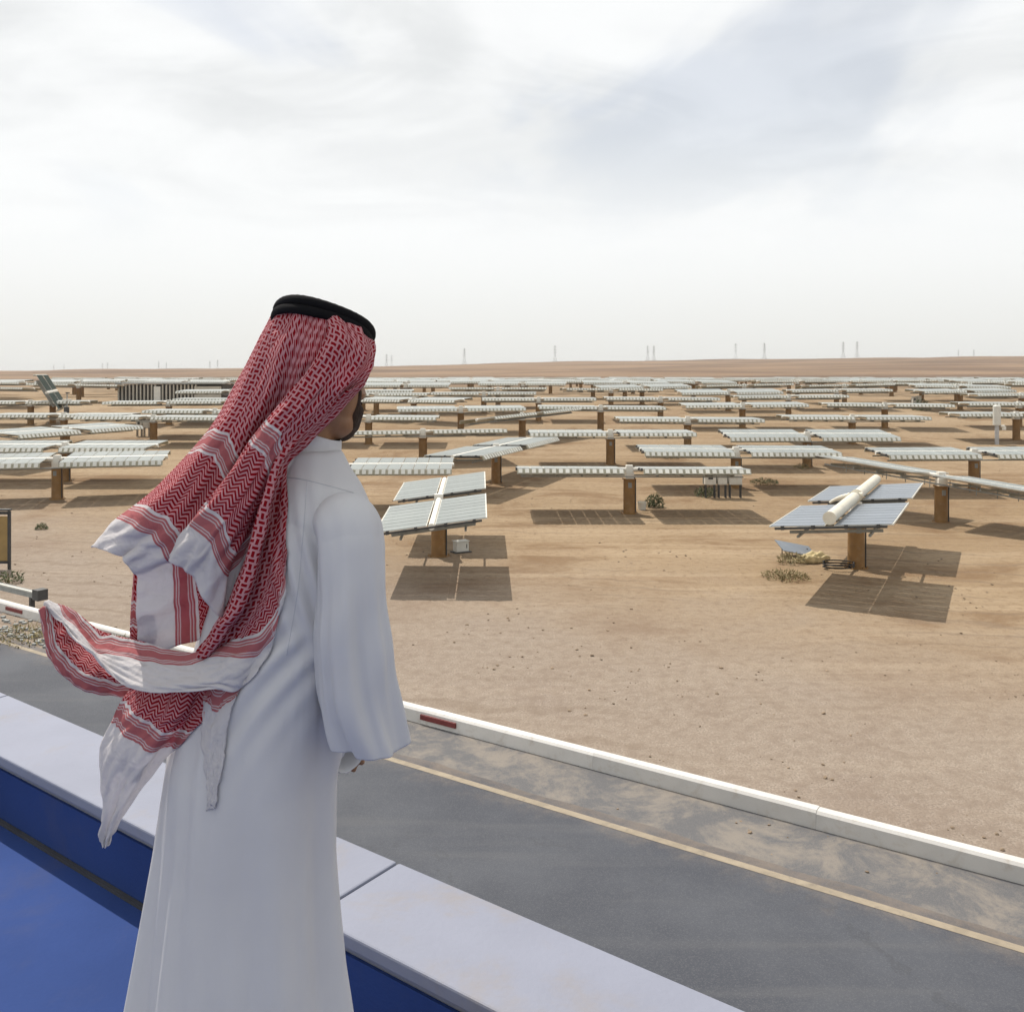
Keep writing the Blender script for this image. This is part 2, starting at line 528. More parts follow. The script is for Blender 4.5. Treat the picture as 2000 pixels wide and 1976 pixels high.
ys = np.concatenate([np.linspace(-60, 42, 24), np.linspace(46, 140, 40), np.geomspace(146, 14000, 110)])
ss = np.linspace(-1.7, 1.7, 180)
GX = ss[None, :] * (np.maximum(ys, 0)[:, None] + 60)
GY = np.repeat(ys[:, None], len(ss), 1)
GZ = ground_z(GX, GY) + hill_noise(GX, GY)
ni, nj = GX.shape
verts = np.stack([GX, GY, GZ], -1).reshape(-1, 3)
idx = np.arange(ni * nj).reshape(ni, nj)
faces = np.stack([idx[:-1, :-1], idx[:-1, 1:], idx[1:, 1:], idx[1:, :-1]], -1).reshape(-1, 4)
me = bpy.data.meshes.new('ground')
me.from_pydata(verts.tolist(), [], faces.tolist())
me.materials.append(MATS['sand'])
shade(me, 180)
tag(obj('ground', me), kind='structure')

# ------------------------------------------------------------------ road (direction T, outward normal N)
T2 = Vector((0.835, -0.55, 0)).normalized()
N2 = Vector((0.55, 0.835, 0)).normalized()


def rp(t, n, z=0.0):
    p = T2 * t + N2 * n
    return (p.x, p.y, z)


def strip(name, n0, n1, t0, t1, z, mat, kind='structure', ragged=0.0, seg=120, parent=None):
    mb = MB()
    vs_ = []
    for i in range(seg + 1):
        t = t0 + (t1 - t0) * i / seg
        j = ragged * (math.sin(t * 1.7) + math.sin(t * 4.1 + 1) * 0.6 + random.uniform(-0.7, 0.7))
        vs_ += [rp(t, n0, z), rp(t, n1 + j, z)]
    fs = [(2 * i, 2 * i + 2, 2 * i + 3, 2 * i + 1) for i in range(seg)]
    mb.add(vs_, fs)
    o_ = obj(name, mb.mesh(name, mat), parent)
    if parent is None:
        tag(o_, kind=kind)
    return o_


road = strip('road', 6.2, 13.42, -90, 60, 0.010, 'asphalt', ragged=0.03, seg=500)
strip('road_shoulder', 13.30, 14.86, -19.2, 60, 0.005, 'shoulder', ragged=0.0, seg=10)
strip('edge_line', 13.05, 13.20, -90, 60, 0.0145, 'line_yellow', parent=road, seg=4)

# low painted kerb beam with red reflectors on its road side
kb = MB()
prof = [(14.80, 0.0), (14.82, 0.25), (14.86, 0.29), (15.02, 0.29), (15.06, 0.25), (15.08, 0.0)]
kroot = bpy.data.objects.new('kerb', None); COL.objects.link(kroot)
kroot.location = rp(0, 14.95, 0)
tag(kroot, 'long low white painted kerb beam beside the road with red reflector strips', 'kerb')
seg_l = 4.0
kme = None
for k in range(-22, 14):
    t0, t1 = k * seg_l, (k + 1) * seg_l - 0.004
    if kme is None:
        mb = MB()
        vs_ = [tuple(T2 * 0 + N2 * (n - 14.95) + Vector((0, 0, z))) for n, z in prof] + \
              [tuple(T2 * (seg_l - 0.004) + N2 * (n - 14.95) + Vector((0, 0, z))) for n, z in prof]
        q = len(prof)
        fs = [(i, i + 1, q + i + 1, q + i) for i in range(q - 1)] + [tuple(range(q - 1, -1, -1)), tuple(range(q, 2 * q))]
        mb.add(vs_, fs)
        kme = mb.mesh('kerb_segment', 'kerb_paint')
    obj('kerb_segment', kme, kroot, loc=tuple(T2 * t0 + N2 * random.uniform(-0.008, 0.008) + Vector((0, 0, random.uniform(-0.012, 0.0)))), rot=(0, 0, random.uniform(-0.0025, 0.0025)))
mb = MB()
a, h0, h1 = 0.45, 0.10, 0.20
mb.hexa([tuple(N2 * -0.172 + Vector((0, 0, h0))), tuple(T2 * a * 2 + N2 * -0.172 + Vector((0, 0, h0))),
         tuple(T2 * a * 2 + N2 * -0.12 + Vector((0, 0, h0))), tuple(N2 * -0.12 + Vector((0, 0, h0)))],
        [tuple(N2 * -0.168 + Vector((0, 0, h1))), tuple(T2 * a * 2 + N2 * -0.168 + Vector((0, 0, h1))),
         tuple(T2 * a * 2 + N2 * -0.12 + Vector((0, 0, h1))), tuple(N2 * -0.12 + Vector((0, 0, h1)))])
rme = mb.mesh('reflector', 'kerb_red')
for t in (-28.0, -25.4, -23.6, -12.0):
    obj('reflector', rme, kroot, loc=tuple(T2 * t))

# dark steel gate arm resting beyond the kerb at the far left
ga = bpy.data.objects.new('gate_arm', None); COL.objects.link(ga)
ga.location = rp(-30.0, 15.45, 0)
tag(ga, 'dark grey steel gate arm lying behind the kerb at the left edge', 'gate arm')


def gl(t, n, z):
    return tuple(T2 * t + N2 * n + Vector((0, 0, z)))


# ------------------------------------------------------------------ building under the viewpoint
DECK = CAMZ - 1.67
Tb = Vector((0.806, -0.592, 0)).normalized()
Nb = Vector((0.592, 0.806, 0)).normalized()
NOUT = float(Nb.dot(Vector((-0.555, 2.84, 0))))


def bp(t, n, z):
    p = Tb * t + Nb * n
    return (p.x, p.y, z)


bld = bpy.data.objects.new('flat_roofed_building', None); COL.objects.link(bld)
bld.location = bp(0, NOUT - 4, 0)
tag(bld, 'flat roofed building with white parapet that the robed person stands on', 'building')
BO = Vector(bld.location)


def bhex(mb, t0, t1, n0, n1, z0, z1, mi=0):
    q = lambda t, n, z: tuple(Vector(bp(t, n, z)) - BO)
    mb.hexa([q(t0, n0, z0), q(t1, n0, z0), q(t1, n1, z0), q(t0, n1, z0)],
            [q(t0, n0, z1), q(t1, n0, z1), q(t1, n1, z1), q(t0, n1, z1)], mi)


mb = MB(); bhex(mb, -9, 9, NOUT - 8, NOUT - 0.03, 0, DECK - 0.2)
obj('wall', mb.mesh('wall', 'wall_pale'), bld)
mb = MB(); bhex(mb, -9, 9, NOUT - 8, NOUT - 0.31, DECK - 0.197, DECK)
obj('roof_deck', mb.mesh('roof_deck', 'membrane_blue'), bld)
mb = MB(); bhex(mb, -9, 9, NOUT - 0.305, NOUT - 0.02, DECK - 0.195, DECK + 0.215)
obj('parapet', mb.mesh('parapet', 'concrete_white'), bld)
mb = MB(); bhex(mb, -9, 9, NOUT - 0.316, NOUT - 0.307, DECK + 0.001, DECK + 0.19)
obj('membrane_upturn', mb.mesh('membrane_upturn', 'membrane_blue'), bld)
mb = MB(); bhex(mb, -9, 9, NOUT - 0.333, NOUT - 0.318, DECK + 0.001, DECK + 0.012)
obj('floor_joint_strip', mb.mesh('floor_joint_strip', 'steel_dark'), bld)
tcuts = [-9, -6.6, -4.2, -1.85, 0.42, 2.8, 5.2, 7.6, 9]
for a, b_ in zip(tcuts[:-1], tcuts[1:]):
    mb = MB(); bhex(mb, a + 0.004, b_ - 0.004, NOUT - 0.33, NOUT, DECK + 0.216, DECK + 0.254)
    bevel(obj('coping_slab', mb.mesh('coping_slab', 'concrete_white'), bld), 0.006)

# ------------------------------------------------------------------ solar trackers
HL, WID = 5.75, 1.72          # half wing length, panel width
GAPX, GAPY = 0.46, 0.14
PITCH = (HL - GAPX) / 8


def outer_edge(mb, x0, x1, teeth):
    # sloped skirt along the outer edge with white end plates proud of it
    mb.hexa([(x0, WID + 0.02, -0.27), (x1, WID + 0.02, -0.27), (x1, WID + 0.11, -0.27), (x0, WID + 0.11, -0.27)],
            [(x0, WID - 0.06, -0.032), (x1, WID - 0.06, -0.032), (x1, WID - 0.005, -0.032), (x0, WID - 0.005, -0.032)], 2)
    dx = (x1 - x0) / teeth
    for k in range(teeth):
        xc = x0 + dx * (k + 0.5)
        q = 0.098
        mb.hexa([(xc - q, WID + 0.03, -0.215), (xc + q, WID + 0.03, -0.215), (xc + q, WID + 0.165, -0.215), (xc - q, WID + 0.165, -0.215)],
                [(xc - q, WID - 0.05, -0.02), (xc + q, WID - 0.05, -0.02), (xc + q, WID + 0.022, -0.02), (xc - q, WID + 0.022, -0.02)], 1)


def module_mesh(glass, edge=True):
    mb = MB()
    hw = PITCH / 2 - 0.016
    mb.box((0, WID / 2, -0.018), (2 * hw, WID, 0.026), 1)
    mb.box((0, WID / 2, 0.0), (2 * hw - 0.02, WID - 0.05, 0.014), 0)
    if edge:
        outer_edge(mb, -PITCH / 2 + 0.004, PITCH / 2 - 0.004, 2)
    else:
        mb.box((0, WID + 0.012, -0.012), (PITCH - 0.01, 0.024, 0.05), 1)
    return mb.mesh('module', [glass, 'housing_white', 'skirt_olive'])


def panel_mesh(glass):
    mb = MB()
    L = HL - GAPX
    mb.box((0, WID / 2, -0.018), (L, WID, 0.026), 1)
    for k in range(8):
        mb.box((-L / 2 + PITCH * (k + 0.5), WID / 2, 0.0), (PITCH - 0.03, WID - 0.05, 0.014), 0)
    outer_edge(mb, -L / 2, L / 2, 16)
    return mb.mesh('panel', [glass, 'housing_white', 'skirt_olive'])


MOD = {g: module_mesh(g) for g in ('lens_glass', 'lens_glass_blue')}
MOD_FLAT = {g: module_mesh(g, False) for g in ('lens_glass', 'lens_glass_blue')}
PAN = {g: panel_mesh(g) for g in ('lens_glass', 'lens_glass_blue', 'panel_back')}

mb = MB(); mb.tube((-HL - 0.06, 0, 0), (HL + 0.06, 0, 0), 0.115, n=14)
TUBE = mb.mesh('torque_tube', 'steel_white', True)
mb = MB(); mb.tube((-HL - 0.1, 0, 0), (-0.25, 0, 0), 0.20, n=20); mb.tube((0.25, 0, 0), (HL + 0.6, 0, 0), 0.20, n=20)
mb.tube((-0.25, 0, 0), (0.25, 0, 0), 0.15, n=20)
mb.tube((-HL - 0.112, 0, 0), (-HL - 0.1, 0, 0), 0.212, n=20)
mb.tube((-0.30, 0, 0), (-0.24, 0, 0), 0.235, n=20); mb.tube((0.24, 0, 0), (0.30, 0, 0), 0.235, n=20)
TUBE_BIG = mb.mesh('torque_tube', 'tube_cream', True)
mb = MB()
yk = [Vector((0, 0.20 + 0.75 * t, 0.02 - 0.22 * t * t)) for t in np.linspace(0, 1, 7)]
for i_, (a, b_) in enumerate(zip(yk[:-1], yk[1:])): mb.tube(a, b_, 0.11 - 0.012 * i_, 0.098 - 0.012 * i_, n=8)
mb.tube((0, -0.26, 0.06), (0, 0.26, 0.06), 0.085, n=8)
YOKE = mb.mesh('yoke', 'tube_cream', True)
mb = MB()
mb.box((0, 0, 0), (0.045, 3.4, 0.07))
for yy in (-1.45, -0.5, 0.5, 1.45):
    mb.box((0, yy, 0.02), (0.10, 0.10, 0.13))
END_RAIL = mb.mesh('end_rail', 'steel_dark')
mb = MB()
for k in range(-4, 5):
    if k:
        x = k * 1.25
        mb.box((x, 0, -0.34), (0.06, 2.9, 0.10))
mb.box((0, -1.1, -0.42), (2 * HL - 0.4, 0.07, 0.07)); mb.box((0, 1.1, -0.42), (2 * HL - 0.4, 0.07, 0.07))
FRAME = mb.mesh('support_frame', 'steel_grey')
mb = MB(); mb.tube((0, 0, -0.2), (0.03, 0, -0.62), 0.02, n=5)
PIN = mb.mesh('receiver_pin', 'steel_grey')


def pedestal_mesh(h):
    mb = MB()
    mb.tube((0, 0, -0.15), (0, 0, 0.03), 0.44, n=18)
    mb.tube((0, 0, 0.03), (0, 0, h), 0.305, 0.295, n=24)
    mb.tube((0, 0, h), (0, 0, h + 0.05), 0.36, n=24)
    for k in range(8):
        t = k * math.pi / 4
        mb.tube((0.385 * math.cos(t), 0.385 * math.sin(t), 0.03), (0.385 * math.cos(t), 0.385 * math.sin(t), 0.075), 0.025, n=6)
    return mb.mesh('pedestal', 'pedestal_brown', True)


PED = pedestal_mesh(1.72)
mb = MB()
mb.box((0, 0, 1.93), (0.40, 0.44, 0.32))
mb.box((0, 0, 2.26), (0.34, 0.30, 0.36))
mb.tube((0, -0.24, 1.93), (0, -0.22, 1.93), 0.15, n=20)
mb.box((0, -0.228, 1.93), (0.42, 0.012, 0.36))
HEAD = mb.mesh('drive_head', 'steel_white')
mb = MB()
mb.box((0.0, -0.29, 1.45), (0.18, 0.035, 0.26))
HATCH = mb.mesh('service_hatch', 'steel_grey')

mb = MB(); mb.tube((0.31, -0.12, -0.05), (0.31, -0.12, 1.7), 0.028, n=7); mb.tube((0.31, -0.12, 1.7), (0.16, -0.16, 1.95), 0.028, n=7)
CONDUIT = mb.mesh('conduit', 'steel_dark', True)
trackers = []
ZUP = 2.32


def tracker(x, y, yaw=0, tilt=0, roll=0, detail=1, glass='lens_glass', top_tube=False, comb=False, dz=0.0, flat=False, gapx=GAPX):
    root = bpy.data.objects.new('solar_tracker', None)
    COL.objects.link(root)
    root.location = (x, y, gz(x, y))
    root.rotation_euler = (0, 0, R(yaw))
    face = R(-yaw)
    obj('pedestal', PED, root)
    if detail >= 1:
        obj('drive_head', HEAD, root, rot=(0, 0, face))
    if detail >= 2:
        obj('service_hatch', HATCH, root, rot=(0, 0, face))
        obj('conduit', CONDUIT, root, rot=(0, 0, face))
    RM = Matrix.Rotation(R(roll), 3, 'Y') @ Matrix.Rotation(R(tilt), 3, 'X')
    e = RM.to_euler()
    piv = Vector((0, 0, ZUP + dz))
    if top_tube:
        obj('torque_tube', TUBE_BIG, root, loc=piv + RM @ Vector((0, 0, 0.20)), rot=e)
        obj('yoke', YOKE, root, loc=piv + RM @ Vector((0, 0, 0.20)), rot=e)
    else:
        obj('torque_tube', TUBE, root, loc=piv + RM @ Vector((0, 0, -0.10)), rot=e)
    if detail >= 2:
        for ex in (-HL - 0.02 - gapx + GAPX, gapx - 0.02):
            obj('end_rail', END_RAIL, root, loc=piv + RM @ Vector((ex, 0, -0.075)), rot=e)
    if detail >= 1:
        obj('support_frame', FRAME, root, loc=piv, rot=e)
    if comb:
        for k in range(-7, 8):
            obj('receiver_pin', PIN, root, loc=piv + RM @ Vector((k * 0.72 + 0.1, -1.3 + 0.5 * (k % 3), 0)), rot=e)
    for sx in (-1, 1):
        for sy in (-1, 1):
            Q = RM @ Matrix.Rotation(0 if sy > 0 else math.pi, 3, 'Z')
            if detail >= 2:
                for k in range(8):
                    p = Vector((sx * (gapx + PITCH * (k + 0.5)), sy * GAPY, 0))
                    obj('module', (MOD_FLAT if flat else MOD)[glass], root, loc=piv + RM @ p, rot=Q.to_euler())
            else:
                p = Vector((sx * (GAPX + HL) / 2, sy * GAPY, 0))
                obj('panel', PAN[glass], root, loc=piv + RM @ p, rot=Q.to_euler())
    trackers.append(root)
    return root


def from_px(px, py, zrel):
    """ground position of a thing whose point zrel above ground shows at photo pixel (px, py)"""
    lo, hi = 8.0, 260.0
    fn = lambda D: HOR + FPX * (CAMZ - gz((px - 1000) / FPX * D, D) - zrel) / D - py
    for _ in range(60):
        mid = 0.5 * (lo + hi)
        if fn(mid) > 0: lo = mid
        else: hi = mid
    D = 0.5 * (lo + hi)
    return (px - 1000) / FPX * D, D


def trk(px, py, yaw=0, tilt=0, roll=0, detail=1, label=None, **kw):
    x, y = from_px(px, py, ZUP)
    r = tracker(x, y, yaw, tilt, roll, detail, **kw)
    tag(r, label, 'solar tracker', 'solar trackers standing in the desert field')
    return r


# the nearest ones, one by one
x, y = from_px(857, 1085, 0.0)
tag(tracker(x, y, 92, -7.5, -1.2, 2, flat=True, gapx=0.72), 'nearest solar tracker, pale end-on panels with white centre channel, right of the person', 'solar tracker', 'solar trackers standing in the desert field')
x, y = from_px(1672, 1108, 0.0)
tag(tracker(x, y, 62, -5.5, 0, 2, glass='lens_glass_blue', top_tube=True, dz=0.12, flat=True, gapx=0.72), 'blue grey solar tracker with thick cream tube on top of its panels', 'solar tracker', 'solar trackers standing in the desert field')
trk(1229, 913, 0, -4, 0.2, 2, 'solar tracker seen edge on with white scalloped ends, white bucket at its post')
trk(1838, 926, -50, -5, 4.8, 2, 'solar tracker slanting down to the right, edge on, behind the cream tubed one', comb=True, flat=True)
trk(1437, 876, 0, 2, 0.3, 2, 'solar tracker directly behind the cabinets on legs')
trk(1902, 880, 0, 2, -0.3, 2, 'wide solar tracker cut by the right edge, above the slanting one')
trk(969, 870, 66, -2, -1.5, 2, 'solar tracker turned diagonally, broad white panel rising to the right')
trk(672, 905, 2, 4, 0, 2, 'solar tracker half hidden behind the robed person, seams across its panels')
trk(112, 893, 14, 4, 0, 2, 'white topped solar tracker on a thick brown post at the far left')
trk(128, 867, 0, 3, 0, 2, 'grey topped solar tracker just behind the white one at far left')
trk(1192, 842, 0, 0, 0, 2, 'solar tracker with scalloped edge second in line behind the bucket post')
trk(1576, 846, 0, 5, 0, 2, 'grey topped solar tracker in front of the scalloped ones, right of centre')
trk(826, 840, 14, -3, 0, 1, 'slightly turned pale solar tracker right of the person\'s chin')
trk(1020, 808, 50, -7, -2, 1, 'small diagonal solar tracker behind the broad diagonal white one')
trk(128, 836, 70, 3, 0, 1, 'thin end-on solar tracker between the left rows')
trk(125, 808, 0, 0, 0, 1, 'wide solar tracker under the steep dark panel on the left')
ORD = ['first', 'second', 'third', 'fourth', 'fifth', 'sixth', 'seventh', 'eighth', 'ninth', 'tenth', 'eleventh', 'twelfth', 'thirteenth', 'fourteenth', 'fifteenth', 'sixteenth', 'seventeenth', 'eighteenth', 'nineteenth', 'twentieth']
mid = [(1343, 816, 0, 0), (1985, 806, 0, 0), (1664, 812, 0, 0), (720, 812, 0, 0), (1173, 793, 0, 0),
       (900, 795, 8, 2), (1450, 788, 0, 2), (1728, 788, -6, 0), (1990, 786, 0, 0), (300, 812, 0, 0), (420, 800, 0, 0),
       (1052, 777, 0, 0), (1290, 776, 0, 0), (1540, 772, 0, 0), (808, 778, -25, 3), (945, 766, 0, 0), (735, 768, 0, 0), (1995, 768, 0, 0),
       (330, 783, 0, 0), (460, 778, 0, 0), (60, 783, 0, 0)]
mid.sort(key=lambda q: q[0])
for i, (px, py, yw, tl_) in enumerate(mid):
    trk(px, py, yw, tl_, random.uniform(-0.5, 0.5), 1, 'middle distance solar tracker, %s from the left among those at mid field' % (ORD[i] if i < 20 else 'last'))
# far rows, receding
used = [(t.location.x, t.location.y) for t in trackers]
rows = [108, 116, 124, 133, 143, 154, 166, 180, 196, 214, 236]
for ri, D in enumerate(rows):
    xs = []
    half = 0.60 * D
    px = -half + random.uniform(0, 6)
    while px < half:
        xs.append(px)
        px += random.uniform(12.6, 15.5)
    n = 0
    for X in xs:
        yy = D + random.uniform(-3.2, 3.2)
        ix = 1000 + FPX * X / yy
        if ix < 140 and D > 150: continue
        if 190 < ix < 450 and 104 < yy < 128: continue
        if any(abs(X - a) < 11 and abs(yy - b_) < 5 for a, b_ in used): continue
        used.append((X, yy))
        n += 1
        r = tracker(X, yy, random.choice([0, 0, 0, 0, 3, -4, 9, -12]), random.uniform(-3, 5), random.uniform(-1, 1), 1 if D < 140 else 0)
        tag(r, 'far solar tracker, %s from the left in the %s row counted from the hills' % (ORD[min(n, 20) - 1], ORD[len(rows) - 1 - ri]), 'solar tracker', 'solar trackers standing in the desert field')

# steep dark one on the left, seen from behind
x, y = from_px(103, 768, 3.0)
r = tracker(x, y, 112, 60, 0, 1, glass='panel_back', dz=0.9)
tag(r, 'steeply tilted dark solar tracker standing above the rows at far left', 'solar tracker', 'solar trackers standing in the desert field')

# ------------------------------------------------------------------ small equipment in the field
def at(px, py, z=0.0):
    x, y = from_px(px, py, z)
    return x, y, gz(x, y)


# cabinets on legs
def cabinet_rack(px, py, label, widths, legs_h=0.75):
    x, y, z = at(px, py)
    root = bpy.data.objects.new('cabinet_rack', None); COL.objects.link(root); root.location = (x, y, z)
    tag(root, label, 'electrical cabinet')
    tot = sum(widths) + 0.12 * (len(widths) - 1)
    cx_ = -tot / 2
    lme = MB(); lme.box((0, 0, 0.55), (0.06, 0.06, 1.3)); lme = lme.mesh('leg', 'steel_dark')
    for i, wd in enumerate(widths):
        h = 0.75 + 0.12 * ((i * 7) % 3)
        mb = MB(); mb.box((cx_ + wd / 2, 0, legs_h + h / 2), (wd, 0.38, h))
        bx_ = bevel(obj('cabinet', mb.mesh('cabinet', 'cabinet'), root), 0.015)
        mb = MB(); mb.box((cx_ + wd / 2, -0.196, legs_h + h / 2), (wd * 0.82, 0.012, h * 0.86))
        obj('door', mb.mesh('door', 'cabinet'), bx_)
        if i == 0:
            mb = MB(); mb.box((cx_ + wd / 2, -0.207, legs_h + h * 0.6), (wd * 0.42, 0.01, h * 0.4))
            obj('window', mb.mesh('window', 'steel_dark'), bx_)
        obj('leg', lme, root, loc=(cx_ + 0.06, 0.12, 0)); obj('leg', lme, root, loc=(cx_ + wd - 0.06, 0.12, 0))
        obj('leg', lme, root, loc=(cx_ + 0.06, -0.12, 0)); obj('leg', lme, root, loc=(cx_ + wd - 0.06, -0.12, 0))
        cx_ += wd + 0.12
    mb = MB(); mb.box((0, 0.22, legs_h + 0.25), (tot + 0.1, 0.04, 0.5))
    obj('back_board', mb.mesh('back_board', 'steel_grey'), root)
    return root


cabinet_rack(1412, 972, 'row of pale electrical cabinets on thin legs beneath the scalloped tracker', [0.62, 0.5, 0.72])
cabinet_rack(280, 852, 'small pair of electrical cabinets standing left of the scarf', [0.5, 0.55])
cabinet_rack(1790, 800, 'distant electrical cabinet pair near the field\'s right side', [0.45, 0.45])

# white metal box by nearest post
x, y, z = at(900, 1078)
root = bpy.data.objects.new('control_box', None); COL.objects.link(root); root.location = (x, y, z); root.rotation_euler = (0, 0, R(28))
tag(root, 'small white control box on the ground at the nearest tracker\'s post', 'control box')
mb = MB(); mb.box((0, 0, 0.24), (0.55, 0.36, 0.40)); bevel(obj('case', mb.mesh('case', 'housing_white'), root), 0.02)
mb = MB(); mb.box((0.0, 0, 0.455), (0.60, 0.41, 0.025)); obj('lid', mb.mesh('lid', 'housing_white'), root)
mb = MB(); mb.box((0.18, -0.187, 0.26), (0.03, 0.012, 0.16)); obj('latch', mb.mesh('latch', 'steel_dark'), root)
mb = MB(); mb.box((0, 0, 0.02), (0.75, 0.5, 0.04)); obj('base', mb.mesh('base', 'steel_dark'), root)

# bucket
x, y, z = at(1254, 995)
root = bpy.data.objects.new('bucket', None); COL.objects.link(root); root.location = (x, y, z)
tag(root, 'white bucket beside the post of the scalloped tracker', 'bucket')
mb = MB(); mb.tube((0, 0, 0), (0, 0, 0.40), 0.19, 0.23, n=20, cap=False)
mb.tube((0, 0, 0.005), (0, 0, 0.012), 0.189, n=20); mb.tube((0, 0, 0.37), (0, 0, 0.40), 0.245, 0.245, n=20, cap=False)
obj('pail', mb.mesh('pail', 'housing_white', True), root)
mb = MB(); pts = [(0.24 * math.cos(t), -0.05, 0.38 + 0.10 * math.sin(t)) for t in np.linspace(0, math.pi, 9)]
for a, b_ in zip(pts[:-1], pts[1:]): mb.tube(a, b_, 0.008, n=5)
obj('handle', mb.mesh('handle', 'steel_dark'), root)

# white cylinder on a post at right (sun sensor mast)
x, y, z = at(1947, 868)
root = bpy.data.objects.new('sensor_mast', None); COL.objects.link(root); root.location = (x, y, z)
tag(root, 'white cylinder on a short grey mast rising behind the right hand tracker', 'mast')
mb = MB(); mb.tube((0, 0, 0), (0, 0, 1.6), 0.16, n=14); obj('post', mb.mesh('post', 'galv', True), root)
mb = MB(); mb.tube((0, 0, 1.6), (0, 0, 3.15), 0.30, n=20); mb.tube((0, 0, 3.15), (0, 0, 3.24), 0.30, 0.2, n=20)
obj('cylinder_cover', mb.mesh('cylinder_cover', 'housing_white', True), root)
mb = MB(); mb.tube((0.3, 0, 1.5), (0.62, 0, 1.5), 0.10, n=12); mb.box((0.6, 0, 1.35), (0.22, 0.2, 0.3)); obj('junction_box', mb.mesh('junction_box', 'steel_white'), root)

# thin masts at left
def instrument_mast(px, py, h, label):
    x, y, z = at(px, py)
    root = bpy.data.objects.new('instrument_mast', None); COL.objects.link(root); root.location = (x, y, z)
    tag(root, label, 'mast')
    mb = MB(); mb.tube((0, 0, 0), (0, 0, h), 0.05, n=8); obj('pole', mb.mesh('pole', 'steel_grey', True), root)
    mb = MB(); mb.box((0, -0.1, h * 0.55), (0.4, 0.25, 0.55)); obj('box', mb.mesh('box', 'steel_dark'), root)
    mb = MB(); mb.box((0, -0.05, h * 0.80), (0.75, 0.3, 0.16)); obj('canopy', mb.mesh('canopy', 'housing_white'), root)
    mb = MB(); mb.box((0.05, 0, h * 0.98), (0.3, 0.2, 0.1)); obj('sensor', mb.mesh('sensor', 'steel_dark'), root)


instrument_mast(131, 842, 3.6, 'thin instrument mast with white canopy in the left field')

# junk under the blue grey tracker
x, y, z = at(1590, 1098)
root = bpy.data.objects.new('yellow_sack', None)
bm = bmesh.new()
bmesh.ops.create_icosphere(bm, subdivisions=4, radius=1)
for v in bm.verts:
    p = v.co
    n_ = 0.25 * math.sin(p.x * 5 + p.y * 3) + 0.2 * math.sin(p.y * 9 + p.z * 4) + 0.12 * math.sin(p.x * 17 + p.z * 9)
    v.co = Vector((p.x * 0.62 * (1 + 0.4 * n_), p.y * 0.30 * (1 + n_ * 0.3), max(-0.02, (p.z * 0.20 + 0.10) * (1 + 0.9 * n_))))
me = bpy.data.meshes.new('sack'); bm.to_mesh(me); bm.free(); me.materials.append(MATS['sack_yellow']); shade(me, 180)
bpy.data.objects.remove(root)
tag(obj('yellow_sack', me, loc=(x, y, z + 0.02), rot=(0, 0, 0.3)), 'crumpled yellowish sack lying under the blue grey tracker', 'sack')
x, y, z = at(1555, 1085)
root = bpy.data.objects.new('leaning_panel', None); COL.objects.link(root); root.location = (x, y, z)
tag(root, 'loose grey panel propped up under the cream tubed tracker', 'panel')
mb = MB(); mb.box((0, 0, 0), (1.5, 0.9, 0.03)); obj('sheet', mb.mesh('sheet', 'lens_glass_blue'), root, loc=(0, 0, 0.28), rot=(R(18), R(12), 0.2))
mb = MB(); mb.tube((-0.5, 0.2, 0), (-0.5, 0.2, 0.45), 0.02, n=6); mb.tube((0.5, 0.2, 0), (0.5, 0.2, 0.25), 0.02, n=6)
obj('prop', mb.mesh('prop', 'steel_dark'), root)
x, y, z = at(1650, 1112)
root = bpy.data.objects.new('hose_coil', None)
bpy.data.objects.remove(root)
mb = MB()
pp = [Vector((0.55 * math.cos(t) * (1 + 0.1 * math.sin(3 * t)), 0.40 * math.sin(t), 0.05 + 0.015 * t)) for t in np.linspace(0, 5 * math.pi, 60)]
for a, b_ in zip(pp[:-1], pp[1:]): mb.tube(a, b_, 0.028, n=6, cap=False)
tag(obj('hose_coil', mb.mesh('hose_coil', 'rubber_black', True), loc=(x - 0.2, y, z)), 'black hose coiled at the cream tubed tracker\'s post', 'hose')

# sign board cut by the left edge
x, y, z = at(14, 1112)
root = bpy.data.objects.new('sign_board', None); COL.objects.link(root); root.location = (x, y, z)
tag(root, 'tan board in a dark frame on posts, cut by the left edge', 'sign board')
pme = MB(); pme.box((0, 0, 1.05), (0.09, 0.09, 2.2)); pme = pme.mesh('post', 'steel_dark')
obj('post', pme, root, loc=(0.08, 0, 0)); obj('post', pme, root, loc=(-1.72, 0, 0))
mb = MB(); mb.box((-0.82, 0.0, 1.13), (1.70, 0.05, 1.66)); obj('board', mb.mesh('board', 'tan_board'), root)
for nm, zc_ in (('top_rail', 2.08), ('bottom_rail', 0.27)):
    mb = MB(); mb.box((-0.82, 0.0, zc_), (1.705, 0.08, 0.10)); obj(nm, mb.mesh(nm, 'steel_dark'), root)
mb = MB(); mb.box((-0.82, -0.02, 2.20), (1.9, 0.22, 0.06)); obj('cap_rail', mb.mesh('cap_rail', 'steel_dark'), root)

